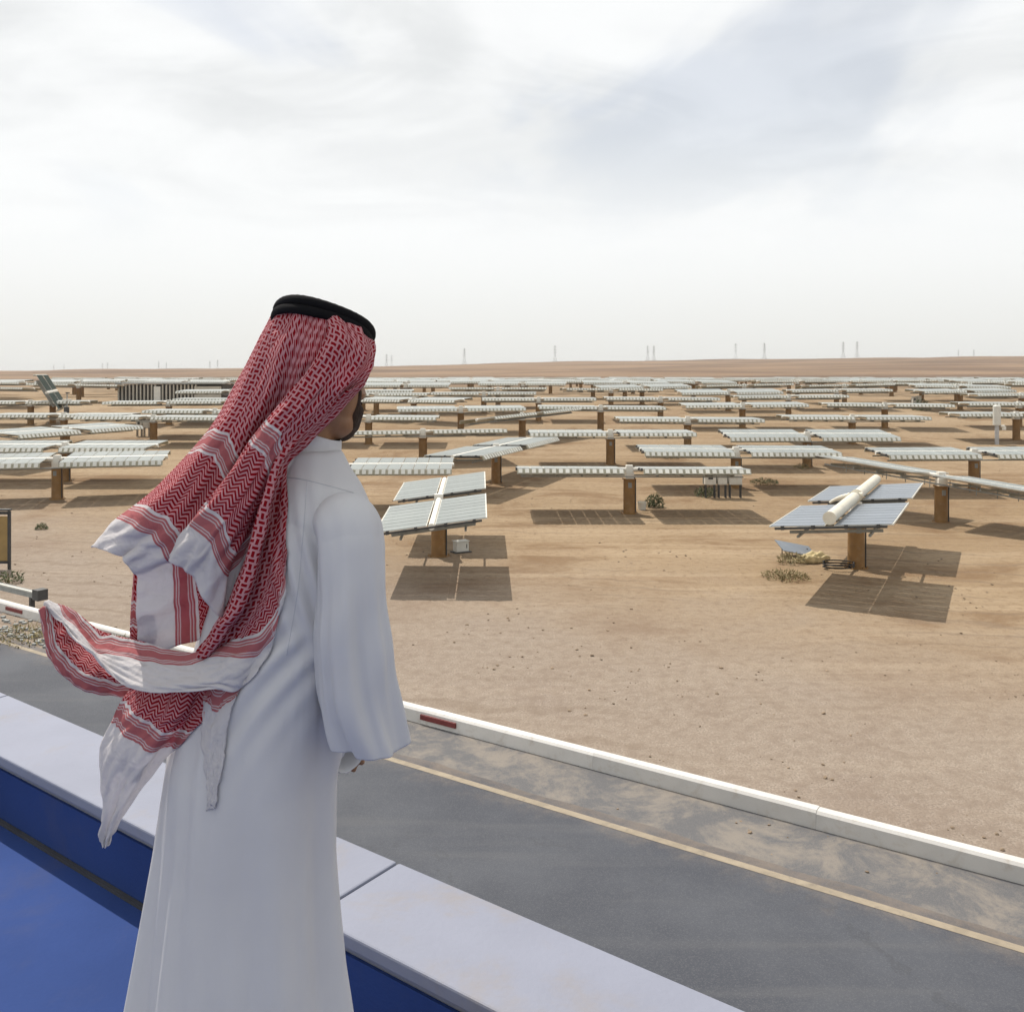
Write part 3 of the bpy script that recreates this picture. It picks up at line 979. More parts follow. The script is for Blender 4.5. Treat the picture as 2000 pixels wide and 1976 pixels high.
# gate arm parts
mb = MB()
def garm(mb, t0, t1, n, z0, z1, hw_):
    mb.hexa([gl(t0, n - hw_, z0), gl(t1, n - hw_, z0), gl(t1, n + hw_, z0), gl(t0, n + hw_, z0)],
            [gl(t0, n - hw_, z1), gl(t1, n - hw_, z1), gl(t1, n + hw_, z1), gl(t0, n + hw_, z1)])
garm(mb, -8, 5 - 2.2, 0, 0.40, 0.56, 0.11)
obj('beam', mb.mesh('beam', 'steel_grey'), ga)
mb = MB(); garm(mb, -8, 2.55, -0.10, 0.563, 0.60, 0.03); obj('flange', mb.mesh('flange', 'housing_white'), ga)
mb = MB(); garm(mb, 2.55, 2.86, 0.0, 0.36, 0.68, 0.16); obj('end_bracket', mb.mesh('end_bracket', 'steel_dark'), ga)
for t in (-7, -2.5, 2.2):
    mb = MB(); garm(mb, t, t + 0.12, 0, 0.0, 0.398, 0.06); obj('support', mb.mesh('support', 'steel_dark'), ga)

# long shed with dark bays in the left distance
x0, y0, z0 = at(335, 783)
root = bpy.data.objects.new('long_shed', None); COL.objects.link(root); root.location = (x0, 118, gz(-45, 118))
sx0 = (228 - 1000) / FPX * 118; sx1 = (432 - 1000) / FPX * 118
root.location.x = sx0
tag(root, 'long low shed with dark bays between pale pillars in the left distance', 'building')
Lsh = sx1 - sx0
zb = 0.0
ztop = CAMZ - (747 - HOR) * 118 / FPX - root.location.z
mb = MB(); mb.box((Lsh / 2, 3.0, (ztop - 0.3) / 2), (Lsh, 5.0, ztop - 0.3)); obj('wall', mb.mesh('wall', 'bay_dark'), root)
mb = MB(); mb.box((Lsh / 2, 2.6, ztop - 0.1), (Lsh + 0.4, 5.6, 0.18)); obj('roof', mb.mesh('roof', 'steel_grey'), root)
nb = 21
pme = MB(); pme.box((0, 0, (ztop - 0.26) / 2), (0.16, 0.3, ztop - 0.27)); pme = pme.mesh('pillar', 'wall_pale')
for k in range(nb + 1):
    if k in (11,): continue
    obj('pillar', pme, root, loc=(Lsh * 0.74 * k / nb + 0.2, 0.15, 0))
mb = MB(); mb.box((Lsh * 0.865, 0.3, ztop * 0.40), (Lsh * 0.25, 0.5, ztop * 0.8)); obj('end_wall', mb.mesh('end_wall', 'wall_pale'), root)
mb = MB(); mb.box((Lsh * 0.39, 0.0, ztop * 0.42), (0.8, 0.4, ztop * 0.75)); obj('doorway', mb.mesh('doorway', 'housing_white'), root)

# pylons along the ridge
mb = MB()
def lat(p, q, r=0.22): mb.tube(p, q, r, n=4)
Hh = 26.0
for sx in (-1, 1):
    for sy in (-1, 1):
        lat((sx * 4.2, sy * 2.6, -2), (sx * 1.0, sy * 1.0, 9.5), 0.13)
        lat((sx * 1.0, sy * 1.0, 9.5), (sx * 0.55, sy * 0.55, Hh), 0.14)
for k in range(9):
    z = 9.5 + k * (Hh - 9.5) / 9; z2 = 9.5 + (k + 1) * (Hh - 9.5) / 9
    w_ = 1.0 - 0.45 * k / 9; w2 = 1.0 - 0.45 * (k + 1) / 9
    for sy in (-1, 1):
        lat((-w_, sy * w_, z), (w2, sy * w2, z2), 0.07); lat((w_, sy * w_, z), (-w2, sy * w2, z2), 0.07)
for sy in (-1, 1):
    lat((-2.6, sy * 1.8, 3.5), (2.6, sy * 1.8, 3.5), 0.12); lat((-4.0, sy * 2.5, -1), (1.6, sy * 1.4, 7.5), 0.12); lat((4.0, sy * 2.5, -1), (-1.6, sy * 1.4, 7.5), 0.12)
TOWER = mb.mesh('lattice_body', 'pylon_steel')
mb = MB()
for zz_ in (15.5, 19.5, 23.5):
    for s_ in (-1, 1):
        lat((0, 0, zz_), (s_ * 2.4, 0, zz_ + 0.2), 0.16); lat((0, 0, zz_ + 1.2), (s_ * 2.4, 0, zz_ + 0.2), 0.12)
        mb.tube((s_ * 2.3, 0, zz_ + 0.1), (s_ * 2.3, 0, zz_ - 1.0), 0.14, n=5)
ARMS = mb.mesh('cross_arms', 'pylon_steel')
pyl = [(105, 1900, .6), (125, 1900, .6), (200, 1800, .7), (210, 1850, .75), (310, 1700, .75), (325, 1750, .7), (410, 1600, .7), (425, 1600, .75),
       (755, 1500, .9), (765, 1560, .9), (907, 1390, 1.0), (1084, 1390, 1.05), (1265, 1390, .95), (1277, 1400, .95), (1437, 1390, 1.0), (1493, 1390, 1.0),
       (1647, 1390, 1.0), (1674, 1390, 1.02), (1872, 1500, .6), (1902, 1500, .6)]
for i, (px, D, sc) in enumerate(pyl):
    X = (px - 1000) / FPX * D
    root = bpy.data.objects.new('power_pylon', None); COL.objects.link(root)
    root.location = (X, D, gz(X, D) - 0.5); root.scale = (sc,) * 3; root.rotation_euler = (0, 0, random.uniform(-0.4, 0.4))
    obj('lattice_body', TOWER, root); obj('cross_arms', ARMS, root)
    tag(root, 'thin lattice power pylon on the horizon, %s from the left' % ORD[i], 'pylon', 'power pylons along the ridge')

# ------------------------------------------------------------------ shrubs, weeds, stones
def shrub(px, py, wd, ht, mat, label, n=260, name='shrub', cat='shrub'):
    x, y, z = at(px, py)
    root = bpy.data.objects.new(name, None); COL.objects.link(root); root.location = (x, y, z)
    tag(root, label, cat)
    mb = MB()
    ml = MB()
    for i in range(max(5, n // 22)):
        a = random.uniform(0, 2 * math.pi); rr = random.uniform(0.1, 1) * wd / 2
        tip = Vector((math.cos(a) * rr, math.sin(a) * rr, ht * random.uniform(0.5, 0.95)))
        mb.tube((random.uniform(-.05, .05), random.uniform(-.05, .05), -0.03), tip, 0.012, 0.004, n=4, cap=False)
    for i in range(n):
        a = random.uniform(0, 2 * math.pi); rr = math.sqrt(random.random()) * wd / 2
        zz_ = ht * random.uniform(0.05, 1.0) * (1 - 0.55 * (rr / (wd / 2)) ** 2)
        c = Vector((math.cos(a) * rr, math.sin(a) * rr, zz_))
        M = Matrix.Translation(c) @ Euler((random.uniform(-1.2, 1.2), random.uniform(-1.2, 1.2), a)).to_matrix().to_4x4()
        s = random.uniform(0.5, 1.2) * 0.05 * (1 + ht)
        ml.add([(0, -s * .35, 0), (s * 1.6, 0, s * .3), (0, s * .35, 0), (-s * .5, 0, -s * .1)], [(0, 1, 2, 3)], 0, M)
    obj('stems', mb.mesh('stems', 'bush_dry'), root)
    obj('foliage', ml.mesh('foliage', mat), root)


shrub(1279, 990, 0.95, 0.75, 'bush_green', 'green shrub growing beside the white bucket', 420)
shrub(1378, 969, 1.2, 0.6, 'bush_green', 'green shrub under the cabinets on legs', 380)
shrub(1492, 944, 1.7, 0.35, 'bush_green', 'low dark green shrub right of the cabinets', 420)
shrub(81, 1034, 0.5, 0.35, 'bush_green', 'small lone green shrub on bare sand at left', 140)
shrub(18, 1138, 0.9, 0.45, 'bush_green', 'green weed clump at the foot of the tan board', 200)
shrub(1535, 1128, 1.7, 0.25, 'bush_dry', 'dry weed patch left of the cream tubed tracker\'s shadow', 500)
shrub(1545, 1100, 1.0, 0.45, 'bush_dry', 'dry straw coloured shrub beside the yellow sack', 260)
shrub(1800, 802, 1.8, 1.4, 'bush_green', 'bushy shrub by the distant cabinet pair at right', 500)
shrub(1565, 915, 1.0, 0.4, 'bush_dry', 'dry shrub on the sand behind the low green one', 200)
shrub(240, 1262, 0.9, 0.3, 'bush_dry', 'dry weeds between kerb and road near the lifted scarf tail', 220)
shrub(55, 1245, 2.2, 0.3, 'bush_dry', 'dry dark weeds along the road edge at left', 420)
shrub(1310, 896, 1.2, 0.3, 'bush_dry', 'tiny dry shrub in the shade behind the bucket post', 160)

# loose stones and clods: too many to count
def stones(name, n, ymin, ymax, smin, smax, mat):
    mb = MB()
    ico = [(0, 0, 1), (.89, 0, .45), (.28, .85, .45), (-.72, .53, .45), (-.72, -.53, .45), (.28, -.85, .45), (0.5, 0.4, -0.3), (-.5, .5, -.3), (-.3, -.6, -.3), (.6, -.4, -.3)]
    fc = [(0, 1, 2), (0, 2, 3), (0, 3, 4), (0, 4, 5), (0, 5, 1), (1, 6, 2), (2, 7, 3), (3, 7, 8, 4), (4, 8, 5), (5, 9, 1), (1, 9, 6), (2, 6, 7), (5, 8, 9)]
    for i in range(n):
        y = ymin * (ymax / ymin) ** random.random()
        x = random.uniform(-0.62, 0.62) * y
        nn = 0.55 * x + 0.835 * y
        if nn < 13.6: continue
        if nn < 15.2 and random.random() < 0.6: continue
        cl_ = math.sin(x * 0.55 + 1.3 * math.sin(y * 0.31)) + math.sin(y * 0.47 + x * 0.23 + 2.0) + 0.7 * math.sin(x * 1.9 - y * 1.3)
        if random.random() > 0.25 + 0.35 * cl_: continue
        s = smin * (smax / smin) ** (random.random() ** 3.2)
        M = Matrix.Translation((x, y, gz(x, y) + s * 0.15)) @ Euler((random.uniform(-.4, .4), random.uniform(-.4, .4), random.uniform(0, 6.3))).to_matrix().to_4x4() @ Matrix.Diagonal((s * random.uniform(.7, 1.3), s, s * random.uniform(.4, .8), 1))
        mb.add(ico, fc, 0, M)
    o_ = obj(name, mb.mesh(name, mat))
    tag(o_, 'loose stones and clods scattered over the sand', 'stones', kind='stuff')


stones('loose_stones', 16000, 13, 80, 0.006, 0.06, 'stone')
# dark rubble along the road at the left
mb = MB()
for i in range(900):
    t = random.uniform(-36, -19.0); n_ = 13.45 + abs(random.gauss(0, 0.55))
    if n_ > 14.75: continue
    p = rp(t, n_, 0)
    s = 0.02 + 0.05 * random.random() ** 2
    mb.box((p[0], p[1], s * 0.4), (s * 2, s * 1.6, s), 0)
tag(obj('road_rubble', mb.mesh('road_rubble', 'steel_grey')), 'grey broken asphalt crumbs along the road edge at left', 'rubble', kind='stuff')

# ------------------------------------------------------------------ the person
PD = 1.70                      # distance of the figure from the camera
PO = Vector(((470 - 1000) / FPX * PD, PD, DECK))
person = bpy.data.objects.new('person', None); COL.objects.link(person); person.location = PO
tag(person, 'person in white robe and red checked headscarf, seen from behind looking right', 'person')
PX = FPX / PD                  # px per metre at the figure


def W(px, py, d=0.0):
    """figure-space point: where it shows in the photo and its depth offset from the figure's plane (m)"""
    Yw = PD + d
    return Vector(((px - 1000) / FPX * Yw, Yw, CAMZ - (py - HOR) / FPX * Yw)) - PO


def catmull(P, n):
    P = np.asarray(P, float)
    k = len(P)
    Q = np.concatenate([[2 * P[0] - P[1]], P, [2 * P[-1] - P[-2]]])
    t = np.linspace(0, k - 1, n)
    i = np.minimum(t.astype(int), k - 2)
    f = (t - i)
    sh = (n,) + (1,) * (P.ndim - 1)
    f = f.reshape(sh)
    p0, p1, p2, p3 = Q[i], Q[i + 1], Q[i + 2], Q[i + 3]
    return 0.5 * ((2 * p1) + (-p0 + p2) * f + (2 * p0 - 5 * p1 + 4 * p2 - p3) * f ** 2 + (-p0 + 3 * p1 - 3 * p2 + p3) * f ** 3)


def sheet(name, rows, nu=70, nv=90, ripples=(), voff=0.0, uoff=0.0, thick=0.0016, vscale=1.0, label=None, parent=None, px=True, rest=False):
    G = np.array(rows, float)
    G = catmull(G, nv)
    G = catmull(G.transpose(1, 0, 2), nu).transpose(1, 0, 2)
    if px:
        Yw = PD + G[..., 2]
        Pw = np.stack([(G[..., 0] - 1000) / FPX * Yw, Yw, CAMZ - (G[..., 1] - HOR) / FPX * Yw], -1) - np.array(PO)
    else:
        Pw = G
    # ripple along normals
    tu = np.gradient(Pw, axis=1); tv = np.gradient(Pw, axis=0)
    Nn = np.cross(tu, tv); Nn /= (np.linalg.norm(Nn, axis=-1, keepdims=True) + 1e-9)
    a = np.linspace(0, 1, nu)[None, :]; b_ = np.linspace(0, 1, nv)[:, None]
    off = np.zeros((nv, nu))
    for fu_, fv_, amp, ph, g0, g1 in ripples:
        off += amp * np.sin(2 * math.pi * (fu_ * a + fv_ * b_) + ph) * (g0 + (g1 - g0) * b_)
    if px:
        wr = np.random.default_rng(abs(hash(name)) % 1000 if False else len(name) * 7 + nu)
        for _k in range(7):
            f1, f2, p_ = wr.uniform(2, 9), wr.uniform(-6, 9), wr.uniform(0, 6.28)
            q_ = np.sin(2 * math.pi * (f1 * a + f2 * b_) + p_ + 1.5 * np.sin(2 * math.pi * (wr.uniform(.5, 2) * b_ + wr.uniform(.5, 2) * a)))
            off += 0.0008 * np.sign(q_) * np.abs(q_) ** 1.5 * (0.4 + 0.8 * b_)
    Pw = Pw + Nn * off[..., None]
    # arc length uv
    dv_ = np.linalg.norm(np.diff(Pw, axis=0), axis=-1)
    cum = np.concatenate([np.zeros((1, nu)), np.cumsum(dv_, 0)])
    Vv = (cum[-1][None] - cum) * vscale + voff
    du_ = np.linalg.norm(np.diff(Pw, axis=1), axis=-1)
    cu = np.concatenate([np.zeros((nv, 1)), np.cumsum(du_, 1)], 1)
    Uu = cu - cu[:, nu // 2][:, None] + uoff + 1.0
    if rest:
        # cloth lies on the robe: lift any point that sank into it back out
        eye = Vector((0, 0, CAMZ)) - PO
        lift = np.zeros((nv, nu))
        for i in range(nv):
            for j in range(nu):
                p = Vector(Pw[i, j]); dr = p - eye; L = dr.length
                h = ROBE_BVH.ray_cast(eye, dr / L)
                if h[0] is not None and h[3] - 0.007 < L and L - h[3] < 0.25:
                    lift[i, j] = L - (h[3] - 0.007)
        for _ in range(4):
            q = np.pad(lift, 1, mode='edge')
            sm = (q[:-2, 1:-1] + q[2:, 1:-1] + q[1:-1, :-2] + q[1:-1, 2:]) / 4
            lift = np.maximum(lift, sm)
        dirs = Pw - np.array(eye); dirs /= np.linalg.norm(dirs, axis=-1, keepdims=True)
        Pw = Pw - dirs * lift[..., None]
    idx = np.arange(nu * nv).reshape(nv, nu)
    faces = np.stack([idx[:-1, :-1], idx[:-1, 1:], idx[1:, 1:], idx[1:, :-1]], -1).reshape(-1, 4)
    me = bpy.data.meshes.new(name)
    me.from_pydata(Pw.reshape(-1, 3).tolist(), [], faces.tolist())
    uvl = me.uv_layers.new(name='UVMap')
    uv = np.stack([Uu, Vv], -1).reshape(-1, 2)
    li = np.empty(len(me.loops), int); me.loops.foreach_get('vertex_index', li)
    uvl.data.foreach_set('uv', uv[li].astype(np.float32).ravel())
    me.materials.append(MATS['scarf_cotton'])
    shade(me, 180)
    o_ = obj(name, me, parent or person)
    md = o_.modifiers.new('thickness', 'SOLIDIFY'); md.thickness = thick; md.offset = 0
    if label: o_['label'] = label
    return o_


def blob(name, prims, voxel, mat, smooth=6, fac=0.5, post=None, parent=None):
    """closed primitives fused into one continuous skin"""
    bm = bmesh.new()
    for pr in prims:
        if pr[0] == 'ell':
            _, c, M3, rad = pr
            M = Matrix.Translation(c) @ M3.to_4x4() @ Matrix.Diagonal((*rad, 1))
            bmesh.ops.create_icosphere(bm, subdivisions=4, radius=1, matrix=M)
        elif pr[0] == 'cap':
            _, p0, p1, r0, r1 = pr
            p0, p1 = Vector(p0), Vector(p1)
            for p, r in ((p0, r0), (p1, r1)):
                bmesh.ops.create_icosphere(bm, subdivisions=3, radius=r, matrix=Matrix.Translation(p))
            d = p1 - p0
            q = d.to_track_quat('Z', 'Y').to_matrix().to_4x4()
            bmesh.ops.create_cone(bm, cap_ends=True, segments=28, radius1=r0, radius2=r1, depth=d.length, matrix=Matrix.Translation((p0 + p1) / 2) @ q)
        elif pr[0] == 'loft':
            rings = pr[1]            # each ring: list of points
            vr = [[bm.verts.new(p) for p in ring] for ring in rings]
            n = len(vr[0])
            for a, b_ in zip(vr[:-1], vr[1:]):
                for i in range(n):
                    bm.faces.new((a[i], a[(i + 1) % n], b_[(i + 1) % n], b_[i]))
            bm.faces.new(list(reversed(vr[0]))); bm.faces.new(vr[-1])
    bmesh.ops.recalc_face_normals(bm, faces=bm.faces)
    me = bpy.data.meshes.new('tmp'); bm.to_mesh(me); bm.free()
    o_ = bpy.data.objects.new('tmp', me); COL.objects.link(o_)
    md = o_.modifiers.new('r', 'REMESH'); md.mode = 'VOXEL'; md.voxel_size = voxel; md.use_smooth_shade = True
    if smooth:
        ms = o_.modifiers.new('s', 'SMOOTH'); ms.factor = fac; ms.iterations = smooth
    bpy.context.view_layer.update()
    dg = bpy.context.evaluated_depsgraph_get()
    res = bpy.data.meshes.new_from_object(o_.evaluated_get(dg))
    bpy.data.objects.remove(o_); bpy.data.meshes.remove(me)
    res.name = name
    res.materials.clear(); res.materials.append(MATS[mat])
    if post:
        n = len(res.vertices)
        co = np.empty(n * 3, np.float32); res.vertices.foreach_get('co', co); co = co.reshape(-1, 3)
        no = np.empty(n * 3, np.float32); res.vertices.foreach_get('normal', no); no = no.reshape(-1, 3)
        co = post(co.astype(float), no.astype(float))
        res.vertices.foreach_set('co', co.astype(np.float32).ravel()); res.update()
    shade(res, 180)
    return obj(name, res, parent or person)


# body frame: A = facing angle clockwise from the view direction
A = R(50)
F = Vector((math.sin(A), math.cos(A), 0)); Rt = Vector((math.cos(A), -math.sin(A), 0)); UP = Vector((0, 0, 1))


def ctr(z):
    """body axis (leaning a little forward to the right) at height z above the deck, figure space"""
    px = np.interp(z, [0.0, 0.70, 0.94, 1.13, 1.30, 1.43, 1.52], [468, 470, 486, 530, 575, 598, 606])
    return Vector(((px - 470) / PX, 0, z))


def ring(z, wr, df, n=40, shift=0.0, pw=2.2):
    c = ctr(z) + F * shift
    pts = []
    for i in range(n):
        t = 2 * math.pi * i / n
        cs, sn = math.cos(t), math.sin(t)
        k = (abs(cs) ** pw + abs(sn) ** pw) ** (-1 / pw)
        pts.append(c + Rt * (wr * cs * k) + F * (df * sn * k))
    return pts


neck = W(592, 914, 0.02)
sh_r = ctr(1.425) + Rt * 0.175
sh_l = ctr(1.425) - Rt * 0.175
# head frame
AH, PIT = R(38), R(13)
HF = Vector((math.sin(AH) * math.cos(PIT), math.cos(AH) * math.cos(PIT), -math.sin(PIT)))
HR = Vector((math.cos(AH), -math.sin(AH), 0))
HU = HR.cross(HF).normalized()
if HU.z < 0: HU = -HU
HM = Matrix((HF, HR, HU)).transposed()
HC = W(620, 698, 0.02)


def hd(f, r, u):
    return HC + HF * f + HR * r + HU * u


# right arm: shoulder, elbow, wrist
elb_r = W(690, 1250, -0.17); wri_r = W(698, 1316, -0.12)
elb_l = ctr(1.12) - Rt * 0.23 + F * 0.02; wri_l = W(574, 1450, 0.12)

body_prims = [
    ('ell', HC, HM, (0.098, 0.078, 0.102)),
    ('ell', hd(0.038, 0, -0.060), HM, (0.058, 0.066, 0.080)),
    ('ell', hd(0.046, 0, -0.112), HM, (0.052, 0.058, 0.036)),
    ('ell', hd(0.088, 0, 0.012), HM, (0.016, 0.050, 0.012)),
    ('cap', hd(0.092, 0, 0.000), hd(0.116, 0, -0.045), 0.010, 0.015),
    ('ell', hd(0.106, 0.013, -0.048), HM, (0.012, 0.010, 0.009)),
    ('ell', hd(0.106, -0.013, -0.048), HM, (0.012, 0.010, 0.009)),
    ('ell', hd(0.094, 0, -0.076), HM, (0.012, 0.024, 0.007)),
    ('ell', hd(0.092, 0, -0.088), HM, (0.012, 0.021, 0.007)),
    ('ell', hd(0.082, 0.031, -0.004), HM, (0.012, 0.014, 0.012)),
    ('ell', hd(0.082, -0.031, -0.004), HM, (0.012, 0.014, 0.012)),
    ('ell', hd(-0.005, 0.078, -0.022), HM, (0.018, 0.012, 0.032)),
    ('ell', hd(-0.005, -0.078, -0.022), HM, (0.018, 0.012, 0.032)),
    ('cap', neck - UP * 0.05, hd(-0.012, 0, -0.075), 0.050, 0.052),
    ('cap', hd(0.0, 0, -0.09), hd(0.03, 0, -0.11), 0.05, 0.045),
    ('loft', [ring(z, a, b_, 32) for z, a, b_ in ((0.86, .14, .10), (0.95, .15, .105), (1.10, .135, .095), (1.25, .14, .09), (1.36, .14, .08), (1.42, .10, .06), (1.48, .055, .05))]),
    ('cap', sh_r - Rt * 0.045 - UP * 0.03, elb_r, 0.040, 0.036), ('cap', elb_r, wri_r, 0.038, 0.026),
    ('cap', sh_l + Rt * 0.045 - UP * 0.03, elb_l, 0.040, 0.036), ('cap', elb_l, wri_l, 0.038, 0.026),
]
for s in (1, -1):
    hip = ctr(0.90) + Rt * 0.085 * s; kne = ctr(0.50) + Rt * 0.09 * s + F * 0.03; ank = ctr(0.09) + Rt * 0.095 * s
    body_prims += [('cap', hip, kne, 0.080, 0.055), ('cap', kne, ank, 0.055, 0.038),
                   ('cap', ank - UP * 0.045 - F * 0.03, ank - UP * 0.052 + F * 0.14, 0.036, 0.026)]


def hand(wri, fwd, side, up):
    """relaxed curled hand: fwd = finger direction, side = thumb side, up = back of hand"""
    pr = []
    pal = wri + fwd * 0.045
    M3 = Matrix((fwd, side, up)).transposed()
    pr.append(('ell', pal, M3, (0.055, 0.041, 0.017)))
    pr.append(('cap', wri - fwd * 0.01, pal, 0.025, 0.022))
    for k, (o2, L) in enumerate(((0.030, 0.070), (0.010, 0.080), (-0.010, 0.074), (-0.029, 0.058))):
        b0 = wri + fwd * 0.085 + side * o2
        d1 = (fwd * 0.94 - up * 0.34).normalized(); d2 = (fwd * 0.55 - up * 0.83).normalized(); d3 = (fwd * 0.05 - up * 1.0).normalized()
        b1 = b0 + d1 * L * 0.45; b2 = b1 + d2 * L * 0.32; b3 = b2 + d3 * L * 0.25
        pr += [('cap', b0 - fwd * 0.02, b1, 0.0095, 0.0088), ('cap', b1, b2, 0.0088, 0.008), ('cap', b2, b3, 0.008, 0.0072)]
    t0 = wri + fwd * 0.025 + side * 0.030; t1 = t0 + (fwd * 0.62 + side * 0.62 - up * 0.45).normalized() * 0.042
    t2 = t1 + (fwd * 0.88 + side * 0.1 - up * 0.45).normalized() * 0.032
    pr += [('cap', t0, t1, 0.0125, 0.0105), ('cap', t1, t2, 0.0105, 0.0085)]
    return pr


fw = (F * 0.35 - UP * 0.85 + Vector((0.1, 0, 0))).normalized()
sd = (F * 0.4 - Rt * 0.9); sd = (sd - fw * sd.dot(fw)).normalized(); uu = fw.cross(sd).normalized()
if uu.dot(Rt) < 0: uu = -uu
body_prims += hand(wri_r, fw, sd, uu)
fw2 = (Rt * 0.30 + F * 0.85 - UP * 0.20).normalized(); sd2 = (UP - fw2 * UP.dot(fw2)).normalized(); uu2 = fw2.cross(sd2).normalized()
if uu2.dot(F) < 0: uu2 = -uu2
body_prims += hand(wri_l, fw2, sd2, uu2)
blob('body', body_prims, 0.0050, 'skin', 4, 0.5)

# beard and hair
blob('beard', [
    ('ell', hd(0.076, 0, -0.119), HM, (0.034, 0.040, 0.028)),
    ('cap', hd(0.066, 0.054, -0.050), hd(0.074, 0.040, -0.108), 0.008, 0.013),
    ('cap', hd(0.066, -0.054, -0.050), hd(0.074, -0.040, -0.108), 0.008, 0.013),
    ('cap', hd(0.080, 0.040, -0.085), hd(0.098, 0.012, -0.110), 0.016, 0.018),
    ('cap', hd(0.080, -0.040, -0.085), hd(0.098, -0.012, -0.110), 0.016, 0.018),
    ('cap', hd(0.103, -0.024, -0.067), hd(0.103, 0.024, -0.067), 0.006, 0.006)], 0.0045, 'beard', 3)
for s in (1, -1):
    blob('eye', [('ell', hd(0.090, 0.031 * s, -0.008), HM, (0.008, 0.010, 0.005))], 0.002, 'hair', 1)
    blob('eyebrow', [('cap', hd(0.099, 0.014 * s, 0.010), hd(0.090, 0.046 * s, 0.014), 0.004, 0.003)], 0.0025, 'hair', 1)
for s in (1, -1):
    ank = ctr(0.09) + Rt * 0.095 * s
    blob('sandal', [('ell', ank - UP * 0.079 + F * 0.055, Matrix((F, Rt, UP)).transposed(), (0.135, 0.048, 0.011)),
                    ('cap', ank - UP * 0.055 + F * 0.08 - Rt * 0.038, ank - UP * 0.025 + F * 0.07, 0.012, 0.012),
                    ('cap', ank - UP * 0.055 + F * 0.08 + Rt * 0.038, ank - UP * 0.025 + F * 0.07, 0.012, 0.012)], 0.005, 'sandal', 2)


# robe
def tube_rings(path, radii, n=30, flat=1.0, flat_dir=None):
    P = catmull(np.array([list(p) for p in path]), 4 * len(path))
    rr = catmull(np.array(radii, float)[:, None], 4 * len(path))[:, 0]
    rings = []
    a = None
    for i in range(len(P)):
        d = Vector(P[min(i + 1, len(P) - 1)] - P[max(i - 1, 0)]).normalized()
        a = Vector((1, 0, 0)) if a is None else a
        a = (a - d * a.dot(d)).normalized(); b_ = d.cross(a)
        rings.append([Vector(P[i]) + a * math.cos(t) * rr[i] + b_ * math.sin(t) * rr[i] * flat for t in np.linspace(0, 2 * math.pi, n, endpoint=False)])
    return rings, P, rr


def sleeve(path, radii, flat=1.0):
    rings, P, rr = tube_rings(path, radii, flat=flat)
    # turn the end inward so that the cuff is hollow
    c = sum(rings[-1], Vector()) / len(rings[-1])
    d = (Vector(P[-1]) - Vector(P[-3])).normalized()
    e0 = rings[-1]
    rings.append([c + (p - c) * 0.78 + d * 0.004 for p in e0])
    rings.append([c + (p - c) * 0.72 - d * 0.06 for p in e0])
    return rings


torso = [ring(z, a, b_, 48, sft) for z, a, b_, sft in (
    (0.10, .25, .23, 0), (0.35, .225, .20, 0), (0.60, .200, .165, 0), (0.80, .186, .145, 0), (0.95, .180, .138, 0), (1.10, .178, .132, 0),
    (1.22, .178, .128, 0), (1.32, .176, .122, 0), (1.385, .168, .112, 0), (1.43, .155, .098, 0), (1.47, .125, .082, 0), (1.50, .085, .068, 0), (1.53, .058, .056, 0))]
sl_r = sleeve([sh_r - Rt * 0.085 - UP * 0.02, W(688, 1040, -0.15), W(686, 1150, -0.17), W(688, 1270, -0.16), W(705, 1370, -0.12), W(726, 1444, -0.08)],
              [0.054, 0.060, 0.060, 0.066, 0.072, 0.072], 0.85)
sl_l = sleeve([sh_l + Rt * 0.04 + UP * 0.015, ctr(1.30) - Rt * 0.21, ctr(1.18) - Rt * 0.22, elb_l, (elb_l + wri_l) / 2 + F * 0.05, W(692, 1476, 0.06)],
              [0.050, 0.058, 0.060, 0.064, 0.060, 0.046], 0.9)


